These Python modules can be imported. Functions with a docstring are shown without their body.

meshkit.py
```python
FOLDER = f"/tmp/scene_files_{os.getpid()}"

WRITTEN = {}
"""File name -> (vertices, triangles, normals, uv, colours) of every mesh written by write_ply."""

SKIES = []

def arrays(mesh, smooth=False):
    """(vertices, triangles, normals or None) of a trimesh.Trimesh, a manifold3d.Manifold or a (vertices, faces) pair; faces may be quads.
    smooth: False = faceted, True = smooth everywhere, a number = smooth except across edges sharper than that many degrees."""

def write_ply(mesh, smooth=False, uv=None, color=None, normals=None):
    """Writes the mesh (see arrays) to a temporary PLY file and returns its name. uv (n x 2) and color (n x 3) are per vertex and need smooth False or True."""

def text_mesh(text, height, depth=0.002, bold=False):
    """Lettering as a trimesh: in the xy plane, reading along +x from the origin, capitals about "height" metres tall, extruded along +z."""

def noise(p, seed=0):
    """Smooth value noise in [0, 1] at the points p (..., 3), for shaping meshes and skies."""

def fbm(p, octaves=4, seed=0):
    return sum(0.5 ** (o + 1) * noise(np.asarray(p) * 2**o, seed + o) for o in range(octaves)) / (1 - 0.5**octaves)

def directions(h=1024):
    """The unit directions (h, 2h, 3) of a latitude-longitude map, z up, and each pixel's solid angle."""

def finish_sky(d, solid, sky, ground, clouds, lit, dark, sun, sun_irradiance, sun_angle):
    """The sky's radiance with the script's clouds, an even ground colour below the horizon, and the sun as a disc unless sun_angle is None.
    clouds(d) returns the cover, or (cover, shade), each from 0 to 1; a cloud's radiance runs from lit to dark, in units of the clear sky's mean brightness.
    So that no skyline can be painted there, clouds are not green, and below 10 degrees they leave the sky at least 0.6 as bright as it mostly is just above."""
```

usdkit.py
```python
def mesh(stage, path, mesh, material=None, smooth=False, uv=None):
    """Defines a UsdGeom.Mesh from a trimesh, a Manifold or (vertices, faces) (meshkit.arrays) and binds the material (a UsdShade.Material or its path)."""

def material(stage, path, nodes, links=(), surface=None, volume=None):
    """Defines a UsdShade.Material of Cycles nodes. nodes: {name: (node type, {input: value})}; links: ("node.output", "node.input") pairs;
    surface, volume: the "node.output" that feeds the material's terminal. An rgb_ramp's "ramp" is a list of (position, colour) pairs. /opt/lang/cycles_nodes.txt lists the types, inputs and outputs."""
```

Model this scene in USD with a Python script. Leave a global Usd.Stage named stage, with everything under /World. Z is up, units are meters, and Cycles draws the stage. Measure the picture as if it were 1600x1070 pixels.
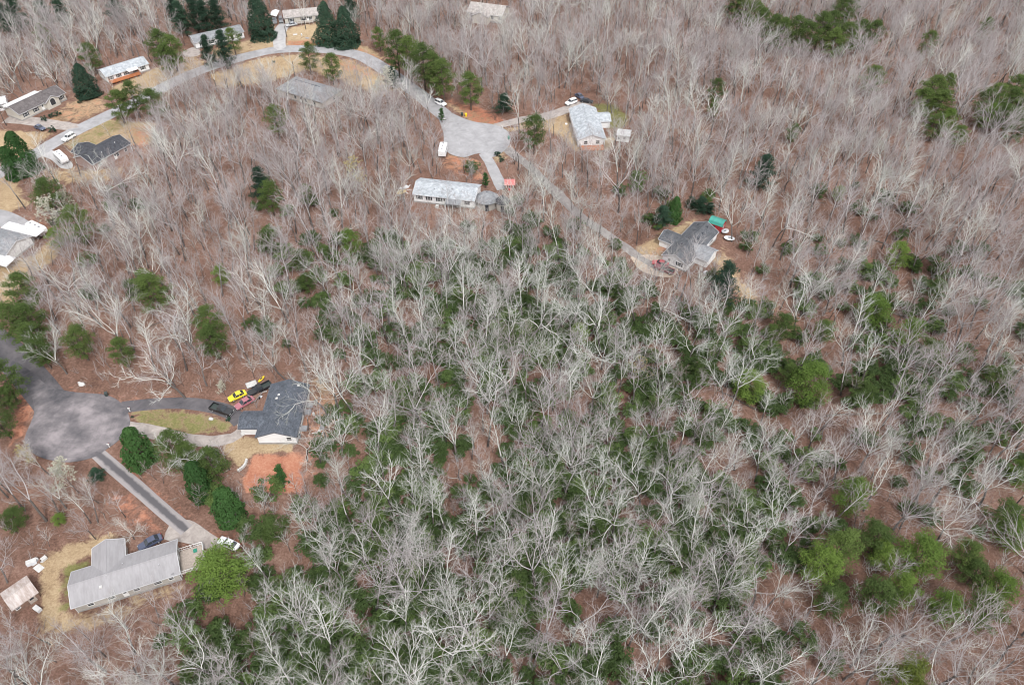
import math, random
import numpy as np
import shapely, shapely.affinity
from shapely.geometry import Polygon, LineString, Point
from shapely.ops import unary_union
from scipy.spatial import Delaunay, cKDTree
from pxr import Usd, UsdGeom, UsdLux, UsdShade, Gf, Sdf, Vt
import usdkit, meshkit

stage = Usd.Stage.CreateInMemory()
UsdGeom.SetStageUpAxis(stage, UsdGeom.Tokens.z)
UsdGeom.SetStageMetersPerUnit(stage, 1.0)
world = UsdGeom.Xform.Define(stage, '/World')
stage.SetDefaultPrim(world.GetPrim())
UsdGeom.Scope.Define(stage, '/World/Looks')

# ------------------------------------------------------------------ camera, sky, sun, exposure
CAM_H, PITCH, FPX = 135.0, 44.5, 1200.0          # drone height, degrees below the horizon, focal length in photo pixels (1600 wide)
cam = UsdGeom.Camera.Define(stage, '/World/camera')
cam.CreateHorizontalApertureAttr(36.0)
cam.CreateVerticalApertureAttr(36.0 * 684 / 1024)
cam.CreateFocalLengthAttr(36.0 * FPX / 1600)
cam.CreateClippingRangeAttr(Gf.Vec2f(0.5, 20000))
cam.CreateExposureAttr(1.4)
cam.AddTranslateOp().Set(Gf.Vec3d(0, 0, CAM_H))
cam.AddRotateXOp().Set(90.0 - PITCH)

SUN_EL, SUN_AZ = math.radians(50), math.radians(158)     # azimuth = atan2(x, y) of the direction towards the sun
usdkit.material(stage, '/World/Looks/overcast_sky', {
    'sky': ('sky_texture', {'sky_type': 'single_scattering', 'sun_disc': False, 'sun_elevation': SUN_EL, 'sun_rotation': SUN_AZ, 'air_density': 1.0, 'aerosol_density': 3.0}),
    'tc': ('texture_coordinate', {}),
    'n': ('noise_texture', {'scale': 2.2, 'detail': 5.0, 'roughness': 0.6}),
    'cover': ('map_range', {'from_min': 0.2, 'from_max': 0.5, 'to_min': 0.75, 'to_max': 0.97, 'clamp': True}),
    'shade': ('map_range', {'from_min': 0.3, 'from_max': 0.7, 'to_min': 0.0, 'to_max': 1.0, 'clamp': True}),
    'cloud': ('mix_color', {'a': (5.2, 5.3, 5.7), 'b': (8.0, 8.05, 8.25), 'use_clamp': False}),
    'mixed': ('mix_color', {'use_clamp': False}),
    'bg': ('background_shader', {'strength': 0.09})},
    [('tc.generated', 'n.vector'), ('n.fac', 'cover.value'), ('n.fac', 'shade.value'), ('shade.result', 'cloud.fac'), ('cover.result', 'mixed.fac'), ('sky.color', 'mixed.a'),
     ('cloud.result', 'mixed.b'), ('mixed.result', 'bg.color')], surface='bg.background')
dome = UsdLux.DomeLight.Define(stage, '/World/sky')
UsdShade.MaterialBindingAPI.Apply(dome.GetPrim()).Bind(UsdShade.Material.Get(stage, '/World/Looks/overcast_sky'))
sun = UsdLux.DistantLight.Define(stage, '/World/sun')
sun.CreateNormalizeAttr(True); sun.CreateIntensityAttr(0.4); sun.CreateAngleAttr(10.0); sun.CreateColorAttr(Gf.Vec3f(1.0, 0.985, 0.965))
sun.AddRotateZOp().Set(-math.degrees(SUN_AZ) ); sun.AddRotateXOp().Set(-(90 - math.degrees(SUN_EL)))

# ------------------------------------------------------------------ names, tags, groups
taken = {}
def numbered(path):
    n = taken.get(path, -1) + 1
    taken[path] = n
    return path if n == 0 else f'{path}_{n:03d}'
def tag(o, label=None, cat=None, group=None, kind=None):
    p = o.GetPrim() if hasattr(o, 'GetPrim') else o
    for k, v in (('label', label), ('category', cat), ('group', group), ('kind', kind)):
        if v: p.SetCustomDataByKey(k, v)
    return p
def thing(name, label, cat, loc=(0, 0, 0), rz=0.0, group=None, scale=None):
    x = UsdGeom.Xform.Define(stage, numbered('/World/' + name))
    x.AddTranslateOp().Set(Gf.Vec3d(*map(float, loc)))
    if rz: x.AddRotateZOp().Set(math.degrees(rz))
    if scale is not None: x.AddScaleOp().Set(Gf.Vec3f(*map(float, np.broadcast_to(scale, 3))))
    tag(x, label, cat, group)
    return str(x.GetPath())
def part(parent, name, mesh, mat, smooth=False, label=None):
    m = usdkit.mesh(stage, numbered(parent + '/' + name), mesh, M[mat], smooth)
    if name in ('crown', 'foliage', 'blossom', 'buds', 'balusters', 'limbs', 'stems', 'sticks'): tag(m, kind='stuff')
    if label: tag(m, label)
    return str(m.GetPath())
def single(name, mesh, mat, label, cat, group=None, kind=None, smooth=False):
    m = usdkit.mesh(stage, numbered('/World/' + name), mesh, M[mat], smooth)
    tag(m, label, cat, group, kind)
    return m

# ------------------------------------------------------------------ mesh helpers (vertices, triangles)
def cat(*ms):
    vs, fs, n = [], [], 0
    for v, f in ms:
        vs.append(np.asarray(v, float)); fs.append(np.asarray(f, int) + n); n += len(v)
    return np.vstack(vs), np.vstack(fs)
HEX = np.array([[0, 3, 2], [0, 2, 1], [4, 5, 6], [4, 6, 7], [0, 1, 5], [0, 5, 4], [1, 2, 6], [1, 6, 5], [2, 3, 7], [2, 7, 6], [3, 0, 4], [3, 4, 7]])
def hexa(p): return np.asarray(p, float), HEX
def box(x0, x1, y0, y1, z0, z1): return hexa([(x0, y0, z0), (x1, y0, z0), (x1, y1, z0), (x0, y1, z0), (x0, y0, z1), (x1, y0, z1), (x1, y1, z1), (x0, y1, z1)])
def xf(m, loc=(0, 0, 0), rz=0.0, s=1.0):
    v, f = m; c, n = math.cos(rz), math.sin(rz)
    v = np.asarray(v, float) * s
    return v @ np.array([[c, n, 0], [-n, c, 0], [0, 0, 1]]) + np.asarray(loc, float), f
def prism(poly, x0, x1):
    """convex polygon in (y, z), extruded along x"""
    n = len(poly); v = [(x0, y, z) for y, z in poly] + [(x1, y, z) for y, z in poly]
    f = [(0, i + 1, i) for i in range(1, n - 1)] + [(n, n + i, n + i + 1) for i in range(1, n - 1)]
    for i in range(n):
        j = (i + 1) % n
        f += [(i, j, n + j), (i, n + j, n + i)]
    return np.array(v, float), np.array(f)
def swapxy(m):
    v, f = m; v = np.asarray(v)[:, [1, 0, 2]]
    return v, np.asarray(f)[:, ::-1]
def loft(rings, caps=True):
    """rings: list of (k, 3) loops"""
    R = np.asarray(rings, float); n, k = R.shape[:2]
    f = []
    for i in range(n - 1):
        for j in range(k):
            a, b, c, d = i * k + j, i * k + (j + 1) % k, (i + 1) * k + (j + 1) % k, (i + 1) * k + j
            f += [(a, b, c), (a, c, d)]
    if caps:
        f += [(0, j + 1, j) for j in range(1, k - 1)]
        o = (n - 1) * k; f += [(o, o + j, o + j + 1) for j in range(1, k - 1)]
    return R.reshape(-1, 3), np.array(f)
def tubes(P, R, sides, caps=False):
    """P (B, n, 3) polylines, R (B, n) radii -> one mesh of tapered tubes"""
    P = np.asarray(P, float); R = np.asarray(R, float); B, n = P.shape[:2]
    t = np.gradient(P, axis=1); t /= np.linalg.norm(t, axis=2, keepdims=True) + 1e-9
    ref = np.where(np.abs(t[:, :1, 2:3]) < 0.9, [[[0, 0, 1.0]]], [[[1.0, 0, 0]]])
    a = np.cross(t, np.broadcast_to(ref, t.shape)); a /= np.linalg.norm(a, axis=2, keepdims=True) + 1e-9
    b = np.cross(t, a); th = np.arange(sides) * 2 * np.pi / sides
    v = P[:, :, None] + R[:, :, None, None] * (np.cos(th)[:, None] * a[:, :, None] + np.sin(th)[:, None] * b[:, :, None])
    i, j = np.meshgrid(np.arange(n - 1), np.arange(sides), indexing='ij')
    q = np.stack([i * sides + j, i * sides + (j + 1) % sides, (i + 1) * sides + (j + 1) % sides, (i + 1) * sides + j], -1).reshape(-1, 4)
    f = np.vstack([q[:, [0, 1, 2]], q[:, [0, 2, 3]]])
    if caps:
        f = np.vstack([f] + [[(0, k + 1, k)] for k in range(1, sides - 1)] + [[((n - 1) * sides, (n - 1) * sides + k, (n - 1) * sides + k + 1)] for k in range(1, sides - 1)])
    return v.reshape(-1, 3), (f[None] + (np.arange(B) * n * sides)[:, None, None]).reshape(-1, 3)
def bar(a, b, r, sides=6): return tubes([[a, b]], [[r, r]], sides, True)
def cyl(x, y, z0, z1, r, sides=12): return tubes([[(x, y, z0), (x, y, z1)]], [[r, r]], sides, True)

# ------------------------------------------------------------------ terrain
def flat(px, py, z=0.0):
    p = math.radians(PITCH); u, v = (px - 800) / FPX, (535 - py) / FPX
    d = np.array([u, math.cos(p) + v * math.sin(p), -math.sin(p) + v * math.cos(p)])
    return d * ((z - CAM_H) / d[2])
CREEK = np.array([flat(x, y)[:2] for x, y in [(690, 370), (800, 430), (930, 500), (1010, 610), (900, 720), (760, 800), (600, 860), (480, 930), (360, 1040), (250, 1180)]])
BROOK = np.array([flat(x, y)[:2] for x, y in [(1420, 430), (1290, 560), (1160, 720), (1120, 860), (1150, 960), (1130, 1150)]])
def dist_line(x, y, L):
    best = np.full(np.shape(x), 1e9)
    for (ax, ay), (bx, by) in zip(L[:-1], L[1:]):
        dx, dy = bx - ax, by - ay
        t = np.clip(((x - ax) * dx + (y - ay) * dy) / (dx * dx + dy * dy), 0, 1)
        best = np.minimum(best, np.hypot(x - ax - t * dx, y - ay - t * dy))
    return best
PADS = []
def base_h(x, y):
    x, y = np.asarray(x, float), np.asarray(y, float)
    p = np.stack([x / 95.0, y / 95.0, np.zeros_like(x)], -1)
    h = 5.0 * (meshkit.noise(p, 5) - 0.5) + 1.6 * (meshkit.noise(p * 2.3 + 7, 9) - 0.5)
    h = h - 4.5 * np.exp(-(dist_line(x, y, CREEK) / 17.0) ** 2) - 2.5 * np.exp(-(dist_line(x, y, BROOK) / 12.0) ** 2)
    return h * np.clip(1.5 - np.hypot(x, y - 200) / 900.0, 0, 1)
def H(x, y):
    h = base_h(x, y)
    for cx, cy, z, r in PADS:
        d = np.hypot(np.asarray(x) - cx, np.asarray(y) - cy)
        t = np.clip((r + 12 - d) / 12.0, 0, 1); w = t * t * (3 - 2 * t)
        h = h * (1 - w) + z * w
    return h
def G(px, py, dz=0.0):
    """the point dz above the ground that stands at this pixel of the photograph"""
    z = 0.0
    for _ in range(14):
        q = flat(px, py, z + dz); z = float(H(q[0], q[1]))
    return np.array([q[0], q[1], z])
def pix(P):
    """where a point shows in the photograph, in its pixels, and its depth"""
    P = np.asarray(P, float); p = math.radians(PITCH); r = P - [0, 0, CAM_H]
    d = r[..., 1] * math.cos(p) - r[..., 2] * math.sin(p); up = r[..., 1] * math.sin(p) + r[..., 2] * math.cos(p)
    return 800 + FPX * r[..., 0] / d, 535 - FPX * up / d, d
def pad(px, py, r):
    q = flat(px, py); PADS.append((q[0], q[1], float(base_h(q[0], q[1])), r))
for args in ((190, 890, 14), (440, 640, 13), (690, 305, 12), (1080, 380, 13), (915, 190, 11), (475, 140, 10), (468, 25, 11), (760, 15, 11), (340, 60, 12), (195, 108, 12), (55, 160, 13), (168, 240, 12), (10, 375, 12), (30, 925, 6), (1122, 350, 5)):
    pad(*args)

# ------------------------------------------------------------------ materials
M = {}
def mat(name, nodes, links, surface='p.BSDF'):
    usdkit.material(stage, '/World/Looks/' + name, nodes, links, surface)
    M[name] = '/World/Looks/' + name
def plain(name, c, rough=0.7, var=0.18, scale=1.5, metallic=0.0, spec=0.3, coat=0.0):
    """a colour with uneven tone in world space"""
    d = tuple(x * (1 - var) for x in c); l = tuple(min(x * (1 + var), 1) for x in c)
    mat(name, {'g': ('geometry', {}), 'n': ('noise_texture', {'scale': scale, 'detail': 5.0, 'roughness': 0.65}), 'r': ('rgb_ramp', {'ramp': [(0.3, d), (0.7, l)]}),
               'p': ('principled_bsdf', {'roughness': rough, 'metallic': metallic, 'specular_ior_level': spec, 'coat_weight': coat})},
        [('g.position', 'n.vector'), ('n.fac', 'r.fac'), ('r.color', 'p.base_color')])
def bark(name, stops, streak=3.0):
    mat(name, {'g': ('geometry', {}), 'oi': ('object_info', {}), 'lo': ('noise_texture', {'scale': 0.09, 'detail': 1.0}), 'hi': ('noise_texture', {'scale': streak, 'detail': 3.0}),
               'm0': ('mix_float', {'fac': 0.5}), 'm1': ('mix_float', {'fac': 0.35}), 'r': ('rgb_ramp', {'ramp': stops}), 'p': ('principled_bsdf', {'roughness': 0.9, 'specular_ior_level': 0.15})},
        [('g.position', 'lo.vector'), ('g.position', 'hi.vector'), ('oi.random', 'm0.a'), ('lo.fac', 'm0.b'), ('m0.result', 'm1.a'), ('hi.fac', 'm1.b'), ('m1.result', 'r.fac'), ('r.color', 'p.base_color')])
def leaf(name, stops, scale=0.45, trans=0.38):
    mat(name, {'g': ('geometry', {}), 'oi': ('object_info', {}), 'n': ('noise_texture', {'scale': scale, 'detail': 2.0}), 'w': ('mix_float', {'fac': 0.45}), 'w2': ('mix_float', {'fac': 0.5}),
               'r': ('rgb_ramp', {'ramp': stops}), 'd': ('principled_bsdf', {'roughness': 0.7, 'specular_ior_level': 0.2}), 't': ('translucent_bsdf', {}), 'mx': ('mix_closure', {'fac': trans})},
        [('g.position', 'n.vector'), ('n.fac', 'w.a'), ('oi.random', 'w.b'), ('w.result', 'w2.a'), ('g.random_per_island', 'w2.b'), ('w2.result', 'r.fac'), ('r.color', 'd.base_color'), ('r.color', 't.color'),
         ('d.BSDF', 'mx.closure1'), ('t.BSDF', 'mx.closure2')], 'mx.closure')
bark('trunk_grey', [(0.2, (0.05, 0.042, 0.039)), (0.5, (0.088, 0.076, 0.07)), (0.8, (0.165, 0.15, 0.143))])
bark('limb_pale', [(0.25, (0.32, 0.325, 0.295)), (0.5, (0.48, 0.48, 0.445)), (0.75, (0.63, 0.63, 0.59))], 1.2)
bark('limb_warm', [(0.25, (0.20, 0.182, 0.178)), (0.5, (0.32, 0.298, 0.292)), (0.75, (0.48, 0.455, 0.45))], 1.2)
bark('twig_pale', [(0.25, (0.20, 0.204, 0.185)), (0.5, (0.285, 0.29, 0.265)), (0.75, (0.38, 0.385, 0.355))], 0.7)
bark('twig_warm', [(0.25, (0.165, 0.138, 0.136)), (0.5, (0.24, 0.207, 0.206)), (0.75, (0.33, 0.294, 0.294))], 0.7)
bark('twig_brown', [(0.25, (0.13, 0.085, 0.07)), (0.5, (0.18, 0.125, 0.105)), (0.75, (0.24, 0.175, 0.15))], 0.7)
bark('pine_bark', [(0.2, (0.06, 0.045, 0.038)), (0.8, (0.12, 0.095, 0.08))])
leaf('pine_needles', [(0.2, (0.062, 0.096, 0.026)), (0.5, (0.128, 0.18, 0.045)), (0.8, (0.225, 0.285, 0.085))])
leaf('dark_needles', [(0.2, (0.026, 0.055, 0.034)), (0.5, (0.05, 0.095, 0.056)), (0.8, (0.095, 0.15, 0.085))])
leaf('cedar_needles', [(0.2, (0.03, 0.075, 0.02)), (0.5, (0.06, 0.13, 0.034)), (0.8, (0.11, 0.205, 0.055))])
leaf('bright_needles', [(0.2, (0.10, 0.16, 0.032)), (0.5, (0.18, 0.26, 0.055)), (0.8, (0.29, 0.37, 0.105))])
leaf('yellow_needles', [(0.2, (0.08, 0.105, 0.02)), (0.5, (0.15, 0.18, 0.035)), (0.8, (0.22, 0.24, 0.06))])
leaf('laurel_leaves', [(0.25, (0.055, 0.088, 0.027)), (0.42, (0.13, 0.19, 0.055)), (0.56, (0.21, 0.28, 0.085)), (0.74, (0.31, 0.37, 0.13))], 0.3)
leaf('blossom', [(0.2, (0.42, 0.41, 0.33)), (0.8, (0.68, 0.67, 0.58))], 0.8)
leaf('buds', [(0.2, (0.30, 0.25, 0.11)), (0.8, (0.45, 0.39, 0.20))], 0.8)
def shingle(name, dark, light, row=0.14):
    mat(name, {'tc': ('texture_coordinate', {}), 'br': ('brick_texture', {'color1': dark, 'color2': light, 'mortar': tuple(x * 0.55 for x in dark), 'scale': 1.0, 'mortar_size': 0.008, 'brick_width': 0.33, 'row_height': row, 'bias': 0.0}),
               'n': ('noise_texture', {'scale': 0.9, 'detail': 6.0, 'roughness': 0.7}), 'rr': ('map_range', {'from_min': 0.3, 'from_max': 0.7, 'to_min': 0.62, 'to_max': 1.32}),
               'mx': ('mix_color', {'blend_type': 'multiply', 'fac': 1.0, 'use_clamp': False}), 'p': ('principled_bsdf', {'roughness': 0.9, 'specular_ior_level': 0.2})},
        [('tc.object', 'br.vector'), ('tc.object', 'n.vector'), ('n.fac', 'rr.value'), ('br.color', 'mx.a'), ('rr.result', 'mx.b'), ('mx.result', 'p.base_color')])
shingle('shingle_dark', (0.055, 0.062, 0.075), (0.10, 0.11, 0.13))
shingle('shingle_mid', (0.062, 0.065, 0.072), (0.105, 0.109, 0.118))
shingle('shingle_black', (0.035, 0.037, 0.044), (0.07, 0.072, 0.082))
shingle('shingle_light', (0.28, 0.30, 0.32), (0.38, 0.40, 0.42))
shingle('shingle_grey', (0.17, 0.175, 0.185), (0.24, 0.245, 0.255))
shingle('shingle_brown', (0.085, 0.075, 0.075), (0.14, 0.125, 0.125))
shingle('shingle_tan', (0.27, 0.245, 0.23), (0.36, 0.33, 0.31))
def metal(name, c, stain, pitch=0.45, rough=0.45):
    mat(name, {'tc': ('texture_coordinate', {}), 'w': ('wave_texture', {'wave_type': 'bands', 'bands_direction': 'x', 'scale': 1 / pitch / 3.18, 'profile': 'sine'}), 'wr': ('rgb_ramp', {'ramp': [(0.0, (0, 0, 0)), (0.8, (0.05, 0.05, 0.05)), (1.0, (1, 1, 1))]}),
               'n': ('noise_texture', {'scale': 0.7, 'detail': 6.0, 'roughness': 0.7}), 'mp': ('mapping', {'scale': (1.6, 0.35, 1.0)}), 'r': ('rgb_ramp', {'ramp': [(0.35, stain), (0.6, c)]}),
               'b': ('bump', {'strength': 0.6, 'distance': 0.03}), 'p': ('principled_bsdf', {'roughness': rough, 'specular_ior_level': 0.4})},
        [('tc.object', 'w.vector'), ('w.fac', 'wr.fac'), ('wr.color', 'b.height'), ('tc.object', 'mp.vector'), ('mp.vector', 'n.vector'), ('n.fac', 'r.fac'), ('r.color', 'p.base_color'), ('b.normal', 'p.normal')])
metal('metal_grey', (0.245, 0.236, 0.242), (0.20, 0.19, 0.195))
metal('metal_white', (0.60, 0.60, 0.61), (0.48, 0.48, 0.48))
metal('tin_weathered', (0.42, 0.38, 0.36), (0.24, 0.185, 0.16), 0.6)
metal('metal_green', (0.05, 0.27, 0.22), (0.04, 0.2, 0.17), 0.4)
metal('siding_white', (0.66, 0.66, 0.66), (0.56, 0.56, 0.56), 0.3, 0.6)
metal('siding_beige', (0.46, 0.43, 0.38), (0.38, 0.355, 0.31), 0.3, 0.7)
metal('siding_grey', (0.36, 0.34, 0.31), (0.28, 0.265, 0.24), 0.3, 0.7)
mat('brick_wall', {'tc': ('texture_coordinate', {}), 'mp': ('mapping', {'rotation': (math.pi / 2, 0, 0)}), 'br': ('brick_texture', {'color1': (0.20, 0.12, 0.105), 'color2': (0.27, 0.18, 0.16), 'mortar': (0.33, 0.3, 0.28), 'scale': 1.0, 'mortar_size': 0.01, 'brick_width': 0.22, 'row_height': 0.075}), 'p': ('principled_bsdf', {'roughness': 0.9})},
    [('tc.object', 'mp.vector'), ('mp.vector', 'br.vector'), ('br.color', 'p.base_color')])
plain('white_trim', (0.62, 0.62, 0.61), 0.6, 0.05)
plain('trim_grey', (0.42, 0.42, 0.43), 0.6, 0.06)
plain('trim_dark', (0.09, 0.095, 0.11), 0.7, 0.08)
plain('shutter_dark', (0.03, 0.032, 0.04), 0.6, 0.1)
plain('window_glass', (0.03, 0.035, 0.042), 0.08, 0.1, spec=0.6)
plain('block_grey', (0.26, 0.25, 0.24), 0.9, 0.2)
plain('deck_wood', (0.30, 0.255, 0.22), 0.85, 0.25, 3.0)
plain('deck_orange', (0.36, 0.135, 0.06), 0.8, 0.2, 3.0)
plain('red_paint', (0.34, 0.022, 0.03), 0.6, 0.12)
plain('faded_red', (0.42, 0.14, 0.13), 0.8, 0.2)
plain('tyre', (0.018, 0.018, 0.019), 0.85, 0.1)
plain('chrome', (0.55, 0.55, 0.56), 0.3, 0.05, metallic=0.8)
plain('lamp_glass', (0.6, 0.6, 0.58), 0.15, 0.05)
plain('tail_lamp', (0.3, 0.01, 0.01), 0.2, 0.05)
for n_, c_ in (('black', (0.012, 0.012, 0.014)), ('white', (0.75, 0.75, 0.75)), ('yellow', (0.60, 0.49, 0.03)), ('pink_red', (0.28, 0.10, 0.12)), ('navy', (0.05, 0.06, 0.10)), ('silver', (0.36, 0.37, 0.39)), ('red', (0.38, 0.035, 0.05)), ('dark_red', (0.17, 0.03, 0.045)), ('grey', (0.15, 0.155, 0.165))):
    plain('paint_' + n_, c_, 0.34, 0.04, 0.8, spec=0.45, coat=0.25)
plain('plastic_green', (0.02, 0.16, 0.11), 0.5, 0.1)
plain('plastic_dark', (0.035, 0.045, 0.042), 0.5, 0.1)
plain('plastic_yellow', (0.6, 0.42, 0.02), 0.45, 0.1)
plain('tarp_white', (0.50, 0.51, 0.53), 0.6, 0.12)
plain('scrap_white', (0.42, 0.41, 0.395), 0.7, 0.15)
plain('scrap_grey', (0.22, 0.22, 0.23), 0.7, 0.25)
plain('scrap_brown', (0.16, 0.10, 0.075), 0.85, 0.25)
plain('straw_bale', (0.42, 0.31, 0.14), 0.95, 0.25, 4.0)
plain('dead_wood', (0.24, 0.215, 0.195), 0.95, 0.3, 1.2)
plain('dark_log', (0.085, 0.065, 0.055), 0.95, 0.3, 1.2)
def paving(name, dark, light, scale=0.35, crack=True):
    mat(name, {'g': ('geometry', {}), 'n': ('noise_texture', {'scale': scale, 'detail': 8.0, 'roughness': 0.68, 'distortion': 0.6}), 'r': ('rgb_ramp', {'ramp': [(0.32, dark), (0.66, light)]}),
               'f': ('noise_texture', {'scale': 6.0, 'detail': 3.0}), 'b': ('bump', {'strength': 0.4, 'distance': 0.03}), 'p': ('principled_bsdf', {'roughness': 0.92, 'specular_ior_level': 0.25})},
        [('g.position', 'n.vector'), ('g.position', 'f.vector'), ('n.fac', 'r.fac'), ('f.fac', 'b.height'), ('b.normal', 'p.normal'), ('r.color', 'p.base_color')])
paving('asphalt_light', (0.20, 0.195, 0.20), (0.30, 0.295, 0.30))
paving('asphalt_dark', (0.05, 0.048, 0.053), (0.115, 0.105, 0.11), 0.22)
paving('concrete', (0.27, 0.262, 0.262), (0.38, 0.37, 0.365))
paving('gravel', (0.20, 0.172, 0.158), (0.33, 0.295, 0.27), 0.6)
paving('gravel_grey', (0.15, 0.135, 0.128), (0.245, 0.225, 0.215), 0.6)
paving('sandy_gravel', (0.30, 0.225, 0.165), (0.44, 0.37, 0.305), 0.6)
# asphalt turning circle: scuffed, with paler swirls of tyre wear round the middle
CDS = G(120, 660)
mat('asphalt_scuffed', {'g': ('geometry', {}), 'mp': ('mapping', {'location': (-CDS[0] - 1.5, -CDS[1] + 2.0, 0.0)}), 'sx': ('separate_xyz', {}), 'len': ('vector_math', {'math_type': 'length'}), 'an': ('math', {'math_type': 'arctan2'}),
                        'wob': ('noise_texture', {'scale': 0.12, 'detail': 2.0}), 'wr': ('math', {'math_type': 'multiply_add', 'value2': 7.0}), 'cv': ('combine_xyz', {'z': 0.0}), 'cs': ('mapping', {'scale': (0.62, 0.55, 1.0)}),
                        'st': ('noise_texture', {'scale': 1.0, 'detail': 5.0, 'roughness': 0.65}), 'n': ('noise_texture', {'scale': 0.15, 'detail': 7.0, 'roughness': 0.65}), 'mx': ('mix_float', {'fac': 0.8}), 'rim': ('map_range', {'from_min': 8.0, 'from_max': 14.0, 'to_min': 0.03, 'to_max': -0.12, 'clamp': True}), 'sum': ('math', {'math_type': 'add'}),
                        'r': ('rgb_ramp', {'ramp': [(0.36, (0.06, 0.058, 0.064)), (0.5, (0.13, 0.118, 0.123)), (0.62, (0.225, 0.20, 0.205))]}), 'p': ('principled_bsdf', {'roughness': 0.9, 'specular_ior_level': 0.25})},
    [('g.position', 'mp.vector'), ('mp.vector', 'len.vector1'), ('mp.vector', 'sx.vector'), ('sx.y', 'an.value1'), ('sx.x', 'an.value2'), ('g.position', 'wob.vector'), ('wob.fac', 'wr.value1'), ('len.value', 'wr.value3'), ('wr.value', 'cv.x'), ('an.value', 'cv.y'), ('cv.vector', 'cs.vector'),
     ('cs.vector', 'st.vector'), ('g.position', 'n.vector'), ('st.fac', 'mx.a'), ('n.fac', 'mx.b'), ('len.value', 'rim.value'), ('mx.result', 'sum.value1'), ('rim.result', 'sum.value2'), ('sum.value', 'r.fac'), ('r.color', 'p.base_color')])
mat('track_concrete', {'at': ('attribute', {'attribute': 'across'}), 's': ('separate_color', {}), 'g': ('geometry', {}), 'n': ('noise_texture', {'scale': 0.5, 'detail': 6.0, 'roughness': 0.7}), 'k': ('math', {'math_type': 'multiply_add', 'value2': 0.7, 'value3': -0.35}), 'ad': ('math', {'math_type': 'add'}),
                       'st': ('map_range', {'from_min': 0.3, 'from_max': 0.62}), 'r': ('rgb_ramp', {'ramp': [(0.0, (0.075, 0.07, 0.075)), (1.0, (0.23, 0.21, 0.208))]}), 'p': ('principled_bsdf', {'roughness': 0.9})},
    [('at.color', 's.color'), ('g.position', 'n.vector'), ('n.fac', 'k.value1'), ('k.value', 'ad.value1'), ('s.r', 'ad.value2'), ('ad.value', 'st.value'), ('st.result', 'r.fac'), ('r.color', 'p.base_color')])
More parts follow.
